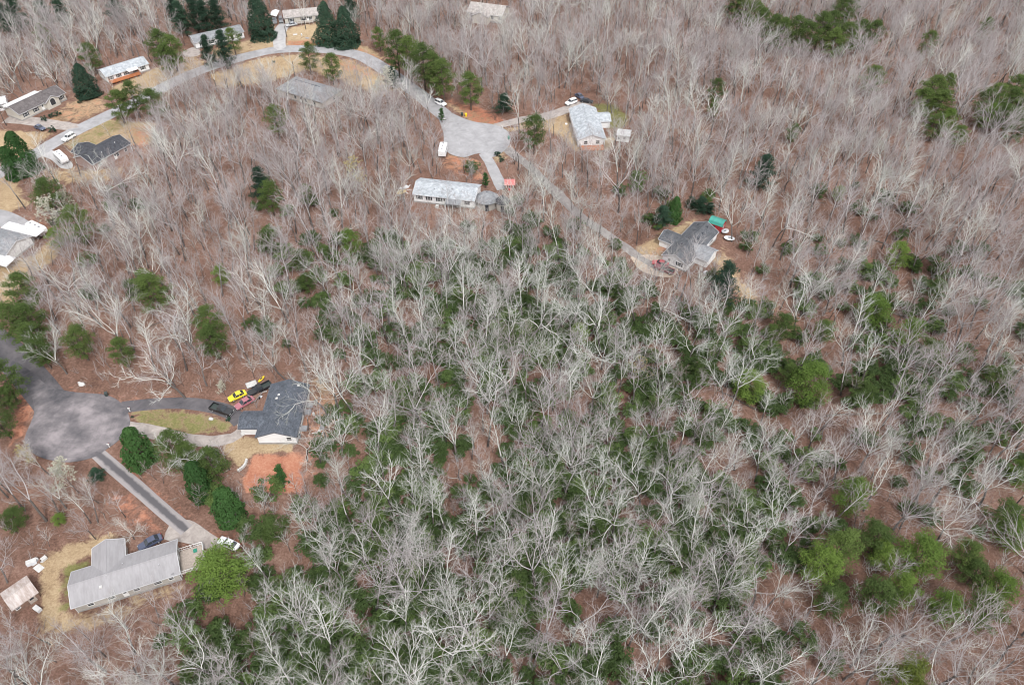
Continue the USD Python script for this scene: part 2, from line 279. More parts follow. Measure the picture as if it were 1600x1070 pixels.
# forest floor: red-brown leaf litter, with straw lawns, bare clay and green grass where the 'zone' attribute says so
mat('forest_floor', {
    'g': ('geometry', {}), 'z': ('attribute', {'attribute': 'zone'}), 's': ('separate_color', {}),
    'big': ('noise_texture', {'scale': 0.035, 'detail': 5.0, 'roughness': 0.6}), 'mid': ('noise_texture', {'scale': 0.33, 'detail': 8.0, 'roughness': 0.78, 'distortion': 0.8}), 'fine': ('noise_texture', {'scale': 2.2, 'detail': 5.0, 'roughness': 0.8}),
    'lm': ('mix_float', {'fac': 0.5}), 'lm2': ('mix_float', {'fac': 0.42}),
    'litter': ('rgb_ramp', {'ramp': [(0.33, (0.045, 0.031, 0.026)), (0.42, (0.09, 0.052, 0.039)), (0.49, (0.145, 0.083, 0.062)), (0.56, (0.20, 0.125, 0.098)), (0.64, (0.28, 0.20, 0.16)), (0.72, (0.37, 0.295, 0.24))]}),
    'straw': ('rgb_ramp', {'ramp': [(0.37, (0.14, 0.09, 0.06)), (0.47, (0.265, 0.19, 0.115)), (0.6, (0.39, 0.305, 0.195))]}),
    'clay': ('rgb_ramp', {'ramp': [(0.36, (0.19, 0.068, 0.043)), (0.5, (0.31, 0.13, 0.082)), (0.64, (0.41, 0.225, 0.15))]}),
    'grass': ('rgb_ramp', {'ramp': [(0.36, (0.065, 0.066, 0.026)), (0.5, (0.13, 0.125, 0.048)), (0.64, (0.22, 0.20, 0.09))]}),
    'e1': ('math', {'math_type': 'multiply_add', 'value2': 1.9, 'value3': -0.95}),
    'ar': ('math', {'math_type': 'add'}), 'ag': ('math', {'math_type': 'add'}), 'ab': ('math', {'math_type': 'add'}),
    'mr': ('map_range', {'range_type': 'smoothstep', 'from_min': 0.3, 'from_max': 0.7}), 'mg': ('map_range', {'range_type': 'smoothstep', 'from_min': 0.3, 'from_max': 0.75}), 'mb': ('map_range', {'range_type': 'smoothstep', 'from_min': 0.3, 'from_max': 0.75}),
    'c1': ('mix_color', {}), 'c2': ('mix_color', {}), 'c3': ('mix_color', {}),
    'bp': ('bump', {'strength': 0.7, 'distance': 0.25}), 'p': ('principled_bsdf', {'roughness': 0.95, 'specular_ior_level': 0.1})},
    [('g.position', 'big.vector'), ('g.position', 'mid.vector'), ('g.position', 'fine.vector'), ('z.color', 's.color'),
     ('big.fac', 'lm.a'), ('mid.fac', 'lm.b'), ('lm.result', 'lm2.a'), ('fine.fac', 'lm2.b'), ('lm2.result', 'litter.fac'), ('lm2.result', 'straw.fac'), ('lm2.result', 'clay.fac'), ('lm2.result', 'grass.fac'),
     ('mid.fac', 'e1.value1'), ('e1.value', 'ar.value1'), ('s.r', 'ar.value2'), ('e1.value', 'ag.value1'), ('s.g', 'ag.value2'), ('e1.value', 'ab.value1'), ('s.b', 'ab.value2'),
     ('ar.value', 'mr.value'), ('ag.value', 'mg.value'), ('ab.value', 'mb.value'), ('mr.result', 'c1.fac'), ('litter.color', 'c1.a'), ('straw.color', 'c1.b'), ('mb.result', 'c2.fac'), ('c1.result', 'c2.a'), ('grass.color', 'c2.b'),
     ('mg.result', 'c3.fac'), ('c2.result', 'c3.a'), ('clay.color', 'c3.b'), ('c3.result', 'p.base_color'), ('fine.fac', 'bp.height'), ('bp.normal', 'p.normal')])

# ------------------------------------------------------------------ ground sheet
ZONES = [  # (channel, weight, softness in metres, outline in photo pixels): 0 straw lawn, 1 bare clay, 2 green grass
    (0, 1.0, 2.0, [(62, 874), (110, 850), (150, 838), (190, 838), (150, 866), (97, 888), (94, 960), (112, 966), (100, 985), (64, 985)]), (0, 0.7, 2.5, [(94, 960), (150, 952), (225, 930), (285, 906), (292, 918), (225, 950), (150, 980), (90, 1000)]),
    (2, 0.8, 1.0, [(97, 888), (143, 868), (147, 880), (118, 900), (112, 920), (113, 948), (96, 956)]),
    (1, 0.55, 2.5, [(270, 842), (300, 850), (330, 825), (372, 826), (395, 870), (330, 880), (300, 870)]),
    (1, 0.45, 2.5, [(150, 760), (215, 765), (268, 825), (250, 842), (190, 835)]),
    (1, 0.5, 1.5, [(168, 722), (192, 712), (310, 815), (290, 818)]),
    (0, 0.9, 1.2, [(345, 686), (402, 682), (462, 690), (458, 707), (398, 709), (372, 735), (350, 705)]),
    (1, 1.0, 0.8, [(397, 710), (470, 709), (474, 770), (384, 770), (380, 750)]),
    (1, 0.5, 4.0, [(462, 700), (470, 640), (490, 598), (535, 604), (530, 690), (500, 745), (470, 760)]),
    (0, 0.55, 3.0, [(484, 590), (520, 585), (540, 640), (520, 690), (480, 690)]),
    (0, 0.65, 1.0, [(203, 641), (260, 637), (330, 648), (366, 661), (352, 676), (300, 680), (215, 668)]),
    (2, 0.62, 1.0, [(203, 641), (260, 637), (330, 648), (366, 661), (352, 676), (300, 680), (215, 668)]),
    (1, 0.45, 2.0, [(55, 568), (120, 606), (200, 618), (350, 622), (390, 606), (400, 620), (385, 640), (330, 630), (190, 628), (105, 615), (40, 566)]),
    (1, 0.6, 1.5, [(36, 600), (50, 622), (52, 648), (40, 685), (10, 700), (20, 640)]),
    (0, 0.4, 2.0, [(36, 600), (50, 622), (52, 648), (40, 685), (20, 690)]),
    (0, 1.0, 2.0, [(395, 60), (428, 42), (432, 74), (390, 82)]), (0, 0.9, 2.0, [(446, 46), (500, 36), (540, 62), (580, 76), (610, 100), (560, 80), (446, 72)]),
    (1, 0.6, 2.0, [(446, 64), (500, 60), (560, 72), (610, 98), (640, 120), (560, 80), (450, 74)]),
    (0, 0.9, 3.0, [(325, 118), (400, 92), (470, 84), (550, 94), (600, 118), (625, 140), (590, 150), (540, 128), (480, 110), (420, 128), (340, 138)]), (1, 0.45, 3.0, [(480, 84), (550, 92), (600, 116), (600, 130), (540, 112)]),
    (0, 1.0, 2.0, [(172, 138), (235, 110), (300, 84), (322, 100), (262, 127), (205, 152)]), (0, 0.9, 3.0, [(330, 78), (395, 62), (396, 80), (335, 100)]),
    (0, 0.6, 3.0, [(60, 192), (120, 150), (168, 148), (168, 176), (112, 196)]), (1, 0.4, 3.0, [(60, 192), (120, 150), (168, 148), (168, 176), (112, 196)]),
    (0, 1.0, 2.0, [(0, 204), (80, 208), (40, 244), (-20, 256), (-20, 204)]), (0, 0.85, 2.0, [(98, 226), (165, 186), (245, 192), (238, 228), (205, 226), (184, 212), (128, 243)]), (2, 0.5, 2.0, [(98, 226), (165, 186), (215, 190), (128, 243)]),
    (1, 0.5, 3.0, [(190, 200), (250, 190), (240, 235), (205, 235)]), (0, 0.6, 3.0, [(60, 262), (130, 262), (205, 258), (180, 285), (80, 290)]),
    (0, 1.0, 2.0, [(-20, 268), (25, 285), (42, 318), (20, 333), (-20, 330)]), (0, 0.9, 2.0, [(-20, 420), (60, 396), (84, 368), (100, 380), (85, 405), (40, 440), (12, 480), (-20, 485)]), (1, 0.5, 2.0, [(40, 330), (80, 350), (98, 372), (70, 380)]),
    (2, 0.8, 2.0, [(925, 160), (962, 163), (986, 185), (974, 203), (946, 200)]), (0, 0.8, 2.0, [(806, 190), (885, 176), (897, 200), (912, 222), (962, 212), (955, 236), (900, 236), (860, 205)]),
    (0, 1.0, 2.0, [(992, 388), (1062, 352), (1088, 342), (1062, 384), (1040, 402), (1000, 404)]), (1, 0.55, 1.5, [(1015, 395), (1055, 365), (1062, 384), (1040, 402), (1000, 408)]), (2, 0.5, 1.5, [(1010, 372), (1062, 350), (1085, 342), (1050, 366)]),
    (0, 0.7, 3.0, [(1104, 402), (1132, 384), (1152, 420), (1200, 475), (1180, 490), (1120, 432)]), (0, 0.4, 5.0, [(1150, 400), (1225, 480), (1240, 545), (1190, 520)]),
    (0, 0.75, 1.5, [(690, 158), (760, 178), (795, 200), (872, 183), (868, 192), (800, 206), (735, 192)]), (1, 0.6, 2.0, [(688, 150), (760, 170), (800, 192), (790, 200), (735, 192)]), (1, 0.5, 2.0, [(683, 185), (694, 205), (700, 240), (745, 246), (765, 285), (740, 285), (690, 262), (684, 230)]), (0, 0.5, 2.0, [(690, 235), (745, 246), (765, 285), (690, 262)]),
    (1, 0.5, 2.0, [(660, 140), (690, 160), (720, 178), (700, 150)]), (1, 0.4, 3.0, [(625, 285), (655, 275), (650, 310), (625, 315)]), (0, 0.6, 1.5, [(768, 232), (800, 228), (795, 250), (772, 256)]),
    (1, 0.4, 3.0, [(1100, 330), (1145, 335), (1160, 380), (1125, 375)]), (2, 0.3, 4.0, [(205, 128), (260, 132), (230, 150), (165, 182)]),
]
def inside_dist(x, y, poly):
    """signed distance (positive inside) to a polygon of world points"""
    ins = shapely.contains_xy(Polygon(poly).buffer(0), x, y)
    d = dist_line(x, y, np.vstack([poly, poly[:1]]))
    return np.where(ins, d, -d)
def axis_steps(lo, hi, step, far):
    a = np.arange(lo, hi + step, step); out, s = [], step
    while (a[-1] + sum(out) if not out else out[-1]) < far:
        s *= 1.35; out.append((out[-1] if out else a[-1]) + s)
    low, s = [], step
    while (low[-1] if low else a[0]) > -far:
        s *= 1.35; low.append((low[-1] if low else a[0]) - s)
    return np.concatenate([low[::-1], a, out])
def build_ground():
    xs, ys = axis_steps(-250, 250, 1.25, 3200), axis_steps(30, 400, 1.25, 3200)
    X, Y = np.meshgrid(xs, ys); x, y = X.ravel(), Y.ravel()
    v = np.column_stack([x, y, H(x, y)]); zone = np.zeros((len(v), 3))
    for ch, w, soft, poly in ZONES:
        P = np.array([G(*q)[:2] for q in poly]); lo, hi = P.min(0) - 8, P.max(0) + 8
        k = np.nonzero((x > lo[0]) & (x < hi[0]) & (y > lo[1]) & (y < hi[1]))[0]
        d = inside_dist(x[k], y[k], P)
        zone[k, ch] = np.maximum(zone[k, ch], w * np.clip(0.5 + d / (2 * soft), 0, 1))
    nx, ny = len(xs), len(ys); i, j = np.meshgrid(np.arange(ny - 1), np.arange(nx - 1), indexing='ij'); a = (i * nx + j).ravel()
    f = np.vstack([np.column_stack([a, a + 1, a + nx + 1]), np.column_stack([a, a + nx + 1, a + nx])])
    m = usdkit.mesh(stage, '/World/ground', (v, f), M['forest_floor'], True)
    UsdGeom.PrimvarsAPI(m).CreatePrimvar('zone', Sdf.ValueTypeNames.Color3fArray, 'vertex').Set(Vt.Vec3fArray.FromNumpy(zone.astype(np.float32)))
    tag(m, 'wooded ground of red brown leaf litter with straw coloured yards', 'ground', kind='structure')
build_ground()

# ------------------------------------------------------------------ roads and drives
CLEAR = []     # outlines in the world that keep trees out
def smooth_line(pts, step=1.6):
    P = np.array(pts, float); out = []
    Q = np.vstack([2 * P[0] - P[1], P, 2 * P[-1] - P[-2]])
    for i in range(1, len(Q) - 2):
        n = max(2, int(np.linalg.norm(Q[i + 1] - Q[i]) / step))
        for t in np.arange(n) / n:
            out.append(0.5 * (2 * Q[i] + (Q[i + 1] - Q[i - 1]) * t + (2 * Q[i - 1] - 5 * Q[i] + 4 * Q[i + 1] - Q[i + 2]) * t * t + (3 * Q[i] - Q[i - 1] - 3 * Q[i + 1] + Q[i + 2]) * t ** 3))
    return np.array(out + [P[-1]])
def sweep(p_, front):
    c = np.array(p_.centroid.coords[0]); toward = -c / np.linalg.norm(c)
    return unary_union([shapely.affinity.translate(p_, *(toward * t)) for t in np.linspace(0, front, 5)])
def ribbon(name, px, width, mat_, label, lift=0.05, rough=0.12, seed=0, catg='road', margin=1.6, front=0.0):
    L = smooth_line([G(*q)[:2] for q in px]); t = np.gradient(L, axis=0); t /= np.linalg.norm(t, axis=1, keepdims=True)
    nrm = np.column_stack([-t[:, 1], t[:, 0]]); rng = np.random.default_rng(seed + 11)
    n = len(L); us = np.array([-1.06, -1, -0.5, 0, 0.5, 1, 1.06])
    ker = np.ones(7) / 7; wob = lambda: np.convolve(rng.normal(0, rough * 2.6, n + 6), ker, 'valid')
    wl = width / 2 + wob(); wr = width / 2 + wob()
    rows, acr = [], []
    for k, u in enumerate(us):
        w = np.where(u < 0, wl, wr); xy = L + nrm * (u * w)[:, None]
        z = H(xy[:, 0], xy[:, 1]) + lift + (0.03 * (1 - abs(u)) if abs(u) <= 1 else -0.12)
        rows.append(np.column_stack([xy, z])); acr.append(np.full(n, min(abs(u), 1.0)))
    v = np.stack(rows, 1).reshape(-1, 3); acr = np.stack(acr, 1).ravel(); k = len(us)
    i, j = np.meshgrid(np.arange(n - 1), np.arange(k - 1), indexing='ij'); a = (i * k + j).ravel()
    f = np.vstack([np.column_stack([a, a + k, a + k + 1]), np.column_stack([a, a + k + 1, a + 1])])[:, ::-1]
    m = usdkit.mesh(stage, numbered('/World/' + name), (v, f), M[mat_], 40)
    mm = usdkit.mesh(stage, str(m.GetPath()), (v, f), M[mat_], True)
    UsdGeom.PrimvarsAPI(mm).CreatePrimvar('across', Sdf.ValueTypeNames.Color3fArray, 'vertex').Set(Vt.Vec3fArray.FromNumpy(np.repeat(acr[:, None], 3, 1).astype(np.float32)))
    tag(mm, label, catg, kind='structure')
    CLEAR.append(sweep(LineString(L).buffer(width / 2 + margin), front))
def patch(name, px, mat_, label, lift=0.06, catg='road', smoothed=True, margin=1.4, front=0.0):
    P = np.array([G(*q)[:2] for q in px])
    if smoothed: P = smooth_line(np.vstack([P, P[:1]]), 1.2)[:-1]
    poly = Polygon(P).buffer(0); rng = np.random.default_rng(3)
    lo, hi = P.min(0), P.max(0); gx, gy = np.meshgrid(np.arange(lo[0], hi[0], 1.3), np.arange(lo[1], hi[1], 1.3))
    q = np.column_stack([gx.ravel(), gy.ravel()]); q = q[shapely.contains_xy(poly.buffer(-0.5), q[:, 0], q[:, 1])]
    pts = np.vstack([P, q]); tri = Delaunay(pts).simplices; c = pts[tri].mean(1); tri = tri[shapely.contains_xy(poly, c[:, 0], c[:, 1])]
    a, b, d = pts[tri[:, 0]], pts[tri[:, 1]], pts[tri[:, 2]]
    area = (b - a)[:, 0] * (d - a)[:, 1] - (b - a)[:, 1] * (d - a)[:, 0]; tri = np.where((area < 0)[:, None], tri[:, ::-1], tri); tri = tri[np.abs(area) > 1e-6]
    top = np.column_stack([pts, H(pts[:, 0], pts[:, 1]) + lift]); n = len(P); low = top[:n] - [0, 0, 0.25]
    ar = np.sum(P[:, 0] * np.roll(P[:, 1], -1) - np.roll(P[:, 0], -1) * P[:, 1]) > 0
    side = []
    for i in range(n):
        j = (i + 1) % n; quad = [(len(pts) + i, len(pts) + j, j), (len(pts) + i, j, i)]; side += quad if ar else [q_[::-1] for q_ in quad]
    m = usdkit.mesh(stage, numbered('/World/' + name), (np.vstack([top, low]), np.vstack([tri, side])), M[mat_], 40)
    tag(m, label, catg, kind='structure'); CLEAR.append(sweep(poly.buffer(margin), front))
ribbon('road', [(-60, 300), (-20, 280), (20, 260), (60, 238), (105, 212), (165, 182), (215, 158), (265, 132), (320, 108), (400, 84), (450, 77), (510, 78), (560, 87), (600, 108), (640, 137), (680, 168), (706, 192)], 6.2, 'asphalt_light', 'pale grey asphalt lane curving past the far houses', 0.05, front=7.0)
patch('turning_circle', [(678, 168), (692, 171), (735, 189), (775, 196), (795, 208), (797, 224), (785, 238), (768, 246), (748, 240), (725, 246), (702, 240), (694, 228), (692, 205)], 'asphalt_light', 'pale asphalt turning circle at the end of the upper lane', 0.075, front=7.0)
ribbon('driveway', [(757, 240), (767, 256), (776, 276), (786, 296)], 3.6, 'asphalt_light', 'pale drive from upper turning circle down to the white house', 0.06, catg='driveway')
ribbon('driveway', [(775, 197), (812, 188), (850, 183), (892, 168), (920, 160)], 4.2, 'gravel', 'gravel drive to the pale grey house in upper forest', 0.04, 0.3, 1, 'driveway')
ribbon('driveway', [(790, 232), (830, 262), (870, 300), (905, 335), (940, 360), (975, 386), (1005, 406), (1040, 424)], 3.0, 'gravel_grey', 'long gravel lane through bare trees to dark roofed house', 0.04, 0.3, 2, 'driveway', .3)
patch('gravel_yard', [(985, 402), (1012, 398), (1038, 402), (1060, 412), (1052, 432), (1020, 430), (998, 420)], 'sandy_gravel', 'pale sandy gravel yard before the dark roofed house', 0.05, 'yard')
ribbon('driveway', [(437, 79), (436, 62), (438, 48), (446, 38)], 5.2, 'concrete', 'pale concrete drive up to the long tan house', 0.06, catg='driveway')
ribbon('driveway', [(514, 77), (522, 69), (532, 61)], 3.2, 'asphalt_dark', 'short dark drive beside the two big dark cedars', 0.04, catg='driveway')
ribbon('driveway', [(128, 200), (88, 196), (48, 189), (10, 186)], 5.0, 'gravel', 'grey gravel drive before the beige house with brown roof', 0.04, 0.3, 3, 'driveway')
patch('driveway', [(60, 242), (74, 234), (92, 240), (112, 254), (112, 263), (96, 263), (80, 250)], 'concrete', 'pale concrete drive beside the black roofed brick house', 0.05, 'driveway')
patch('driveway', [(285, 82), (303, 74), (314, 82), (308, 88), (290, 89)], 'gravel', 'grey gravel parking beside the white ranch house', 0.05, 'driveway')
patch('driveway', [(-20, 326), (12, 330), (48, 348), (44, 358), (-20, 350)], 'asphalt_light', 'grey asphalt drive behind the house at left edge', 0.05, 'driveway')
ribbon('road', [(-70, 490), (-30, 518), (5, 545), (35, 575), (62, 608), (85, 636)], 7.4, 'asphalt_dark', 'dark asphalt road entering lower left turning circle', 0.05, 0.08, 4)
patch('turning_circle', [(22, 562), (48, 580), (75, 602), (112, 612), (165, 617), (190, 630), (200, 645), (203, 664), (188, 686), (166, 702), (150, 713), (110, 722), (68, 716), (45, 702), (39, 684), (50, 656), (54, 638), (44, 608), (16, 574)], 'asphalt_scuffed', 'wide asphalt turning circle marked by pale tyre swirls', 0.085, front=6.0)
ribbon('driveway', [(188, 636), (240, 631), (290, 630), (330, 635), (360, 645), (376, 660)], 3.4, 'asphalt_dark', 'dark drive from turning circle to the dark roofed white house', 0.06, 0.08, 5, 'driveway')
ribbon('driveway', [(380, 660), (378, 672), (362, 683), (330, 688), (285, 686), (228, 674), (196, 668)], 3.4, 'gravel', 'gravel half of the loop drive round the oval lawn', 0.045, 0.25, 6, 'driveway')
ribbon('driveway', [(150, 706), (185, 736), (220, 766), (255, 797), (292, 828)], 2.8, 'track_concrete', 'worn drive with dark stained middle below the turning circle', 0.06, 0.06, 7, 'driveway')
patch('gravel_yard', [(266, 818), (296, 812), (328, 832), (352, 850), (338, 862), (306, 852), (280, 846), (256, 842)], 'gravel', 'pale gravel parking yard behind the grey metal roofed house', 0.05, 'yard')
for ch, w, soft, poly in ZONES:
    if ch in (0, 1) and w >= 0.6: CLEAR.append(Polygon([G(*q)[:2] for q in poly]).buffer(0.5))

# ------------------------------------------------------------------ houses
FOOT = []      # footprints (world polygons) of everything built
class House:
    """local frame: x along the ridge from end a to end b, y away from the front; the front is at -y"""
    def __init__(s, a, b, zr, depth, wall, label, name='house', cat_='house', group=None, front=8.0, grow=(0.0, 0.0)):
        A, B = G(*a, zr), G(*b, zr); c = (A + B) / 2; d = (B - A)[:2]
        s.L = float(np.hypot(*d)) + grow[0] + grow[1]; s.rz = math.atan2(d[1], d[0])
        u = d / np.hypot(*d); c[:2] += u * (grow[1] - grow[0]) / 2
        s.D, s.w, s.zr = depth, wall, zr; z = float(H(c[0], c[1]))
        s.loc = np.array([c[0], c[1], z]); s.path = thing(name, label, cat_, s.loc, s.rz, group)
        h = s.L / 2 + 1; k = depth / 2 + 1
        s.keep(-h, h, -k, k, front)
    def world(s, x, y, z=0.0):
        c, n = math.cos(s.rz), math.sin(s.rz)
        return s.loc + [x * c - y * n, x * n + y * c, z]
    def keep(s, x0, x1, y0, y1, front=0.0):
        P = np.array([s.world(x, y)[:2] for x, y in ((x0, y0), (x1, y0), (x1, y1), (x0, y1))]); p = Polygon(P).buffer(0.8); FOOT.append(p)
        CLEAR.append(p.buffer(1.0))
        if front:
            q = Polygon(P); r = P.mean(0); toward = -r / np.linalg.norm(r)
            CLEAR.append(unary_union([Polygon(P + toward * t) for t in np.linspace(0, front, 6)]).convex_hull)
    def p(s, name, m, mat_, parent=None, **k): return part(parent or s.path, name, m, mat_, **k)
    def gable_body(s, x0, x1, y0, y1, wall, rise, mat_, name='wall', across=False):
        """walls with gables at the x ends (or at the y ends if across)"""
        if across: a0, a1, b0, b1 = y0, y1, x0, x1
        else: a0, a1, b0, b1 = x0, x1, y0, y1
        m = prism([(b0, -1.6), (b1, -1.6), (b1, wall), ((b0 + b1) / 2, wall + rise), (b0, wall)], a0, a1)
        return s.p(name, swapxy(m) if across else m, mat_)
    def gable_roof(s, x0, x1, y0, y1, wall, rise, mat_, over=0.35, across=False, name='roof', thick=0.16, trim='trim_grey', cap=True):
        if across: a0, a1, b0, b1 = y0, y1, x0, x1
        else: a0, a1, b0, b1 = x0, x1, y0, y1
        a0 -= over; a1 += over; mid = (b0 + b1) / 2; half = (b1 - b0) / 2; sl = rise / half; e = half + over; zr_, ze = wall + rise + 0.03, wall - over * sl + 0.03
        R = []
        for sg in (-1, 1):
            q = [(a0, mid, zr_), (a1, mid, zr_), (a1, mid + sg * e, ze), (a0, mid + sg * e, ze)]
            lo, hi = (q, [(x, y, z + thick) for x, y, z in q])
            if sg > 0: lo, hi = lo[::-1], hi[::-1]
            lo, hi = lo[::-1], hi[::-1]
            R.append(hexa(lo + hi))
        m = cat(*R); m = swapxy(m) if across else m
        r = s.p(name, m, mat_)
        if cap:
            m = prism([(mid - 0.16, zr_ + thick - 0.16 * sl), (mid + 0.16, zr_ + thick - 0.16 * sl), (mid + 0.16, zr_ + thick - 0.16 * sl + 0.05), (mid, zr_ + thick + 0.06), (mid - 0.16, zr_ + thick - 0.16 * sl + 0.05)], a0 + 0.02, a1 - 0.02)
            s.p('ridge_cap', swapxy(m) if across else m, mat_, r)
        if trim:
            for aa in (a0 - 0.05, a1 - 0.03):      # barge boards
                for sg in (-1, 1):
                    q0 = [(aa, mid, zr_ - 0.08), (aa + 0.08, mid, zr_ - 0.08), (aa + 0.08, mid + sg * (e + 0.02), ze - 0.08), (aa, mid + sg * (e + 0.02), ze - 0.08)]
                    q1 = [(x, y, z + thick + 0.11) for x, y, z in q0]
                    if sg > 0: q0, q1 = q0[::-1], q1[::-1]
                    m = hexa(q0[::-1] + q1[::-1]); s.p('barge_board', swapxy(m) if across else m, trim, r)
            for sg in (-1, 1):                      # gutters
                y = mid + sg * (e + 0.06)
                m = box(a0, a1, y - 0.055, y + 0.055, ze - 0.02, ze + 0.10); s.p('gutter', swapxy(m) if across else m, trim, r)
        return r
    def window(s, side, u, z, w=1.0, h=1.2, shutters=False, label=None, parent=None):
        """side: 'front', 'back', 'left' or 'right' wall of the main body; u along it"""
        k = {'front': (-s.D / 2, -1), 'back': (s.D / 2, 1), 'left': (-s.L / 2, -1), 'right': (s.L / 2, 1)}[side]
        def slab(u0, u1, z0, z1, d0, d1):
            lo, hi = sorted((k[0] + k[1] * d0, k[0] + k[1] * d1))
            return box(u0, u1, lo, hi, z0, z1) if side in ('front', 'back') else box(lo, hi, u0, u1, z0, z1)
        f = cat(slab(u - w / 2 - .09, u + w / 2 + .09, z - .10, z, -0.05, .06), slab(u - w / 2 - .09, u + w / 2 + .09, z + h, z + h + .1, -0.05, .06), slab(u - w / 2 - .09, u - w / 2, z, z + h, -0.05, .055), slab(u + w / 2, u + w / 2 + .09, z, z + h, -0.05, .055), slab(u - w / 2, u + w / 2, z + h / 2 - .03, z + h / 2 + .03, -0.05, .04))
        o = s.p('window', f, 'white_trim')
        s.p('pane', slab(u - w / 2 + .002, u + w / 2 - .002, z + .002, z + h - .002, -0.04, .02), 'window_glass', o)
        if shutters:
            for sg in (-1, 1):
                c = u + sg * (w / 2 + .33); s.p('shutter', slab(c - .2, c + .2, z - .05, z + h + .05, -0.02, .05), 'shutter_dark', o)
    def door(s, side, u, z=0.15, w=0.95, h=2.05, mat_='white_trim'):
        k = {'front': (-s.D / 2, -1), 'back': (s.D / 2, 1), 'left': (-s.L / 2, -1), 'right': (s.L / 2, 1)}[side]
        lo, hi = sorted((k[0] - k[1] * .03, k[0] + k[1] * .06))
        def slab(u0, u1, a, b, z0, z1): return box(u0, u1, a, b, z0, z1) if side in ('front', 'back') else box(a, b, u0, u1, z0, z1)
        o = s.p('door', slab(u - w / 2, u + w / 2, lo, hi, z, z + h), mat_)
        l2, h2 = sorted((k[0] + k[1] * .062, k[0] + k[1] * .085)); s.p('door_pane', slab(u - w * .28, u + w * .28, l2, h2, z + h * .55, z + h * .92), 'window_glass', o)
        s.p('handle', slab(u + w * .34, u + w * .42, l2, h2, z + h * .45, z + h * .5), 'chrome', o)
    def skirt(s, mat_='block_grey', x0=None, x1=None, y0=None, y1=None):
        x0 = -s.L / 2 if x0 is None else x0; x1 = s.L / 2 if x1 is None else x1; y0 = -s.D / 2 if y0 is None else y0; y1 = s.D / 2 if y1 is None else y1
        s.p('foundation', box(x0 - .06, x1 + .06, y0 - .06, y1 + .06, -1.8, 0.45), mat_)
    def vent(s, x, f, mat_='chrome', r=0.09, h=0.5):
        """a pipe on the roof: f from -1 (front eave) to 1 (back eave)"""
        y = f * s.D / 2; z = s.w + (s.zr - s.w) * (1 - abs(f)); s.p('vent_pipe', cyl(x, y, z - .1, z + h, r, 8), mat_)
    def roof_vent(s, x, f, mat_='scrap_white'):
        y = f * s.D / 2; z = s.w + (s.zr - s.w) * (1 - abs(f)) + .15; s.p('roof_vent', loft([[(x - .28, y - .28, z - .25), (x + .28, y - .28, z - .25), (x + .28, y + .28, z - .25), (x - .28, y + .28, z - .25)], [(x - .24, y - .24, z + .18), (x + .24, y - .24, z + .18), (x + .24, y + .24, z + .18), (x - .24, y + .24, z + .18)]]), mat_)
    def main(s, wallm, roofm, **k):
        s.gable_body(-s.L / 2, s.L / 2, -s.D / 2, s.D / 2, s.w, s.zr - s.w, wallm); s.gable_roof(-s.L / 2, s.L / 2, -s.D / 2, s.D / 2, s.w, s.zr - s.w, roofm, **k)
    def wing(s, x0, x1, y0, y1, wall, rise, wallm, roofm, across=True, **k):
        s.gable_body(x0, x1, y0, y1, wall, rise, wallm, 'wing_wall', across); r = s.gable_roof(x0, x1, y0, y1, wall, rise, roofm, across=across, name='wing_roof', **k)
        s.keep(x0 - 1, x1 + 1, y0 - 1, y1 + 1)
def deck(s, x0, x1, y0, y1, z, mat_='deck_wood', rail='white_trim', sides='xXy', boards=True, label=None):
    """planked deck with posts and railing, part of house s"""
    n = max(3, int((y1 - y0) / 0.28)); d = s.p('deck', cat(box(x0, x1, y0, y0 + .08, z - .25, z - .05), box(x0, x1, y1 - .08, y1, z - .25, z - .05), box(x0, x0 + .08, y0 + .08, y1 - .08, z - .25, z - .05), box(x1 - .08, x1, y0 + .08, y1 - .08, z - .25, z - .05)), mat_)
    for k in range(n):
        a = y0 + (y1 - y0) * k / n; s.p('plank', box(x0, x1, a + .012, a + (y1 - y0) / n - .012, z - .046, z + .004 * (k % 3)), mat_, d)
    runs = {'x': ((x0, y0), (x0, y1)), 'X': ((x1, y0), (x1, y1)), 'y': ((x0, y0), (x1, y0)), 'Y': ((x0, y1), (x1, y1))}
    for k in sides:
        (ax, ay), (bx, by) = runs[k]; L = math.hypot(bx - ax, by - ay); m = max(2, int(L / 1.6) + 1)
        rr = s.p('railing', cat(bar((ax, ay, z + .95), (bx, by, z + .95), .05, 4), bar((ax, ay, z + .25), (bx, by, z + .25), .035, 4)), rail, d)
        for t in np.linspace(0, 1, m): x, y = ax + (bx - ax) * t, ay + (by - ay) * t; s.p('post', box(x - .06, x + .06, y - .06, y + .06, -1.2, z + 1.0), rail, d)
        nb = int(L / .35); s.p('balusters', cat(*[bar((ax + (bx - ax) * t, ay + (by - ay) * t, z + .25), (ax + (bx - ax) * t, ay + (by - ay) * t, z + .93), .022, 4) for t in (np.arange(nb) + .5) / nb]), rail, rr)
    return d
def steps(s, x, y, z, dx, dy, w=1.1, n=4, mat_='deck_wood'):
    d = s.p('steps', box(-.01, .01, -.01, .01, -.6, -.58), mat_)
    for k in range(n):
        zz = z * (n - k) / (n + 1); cx, cy = x + dx * .3 * (k + .5), y + dy * .3 * (k + .5); hx, hy = (.15, w / 2) if dx else (w / 2, .15)
        s.p('step', box(cx - hx, cx + hx, cy - hy, cy + hy, zz - .35, zz), mat_, d)

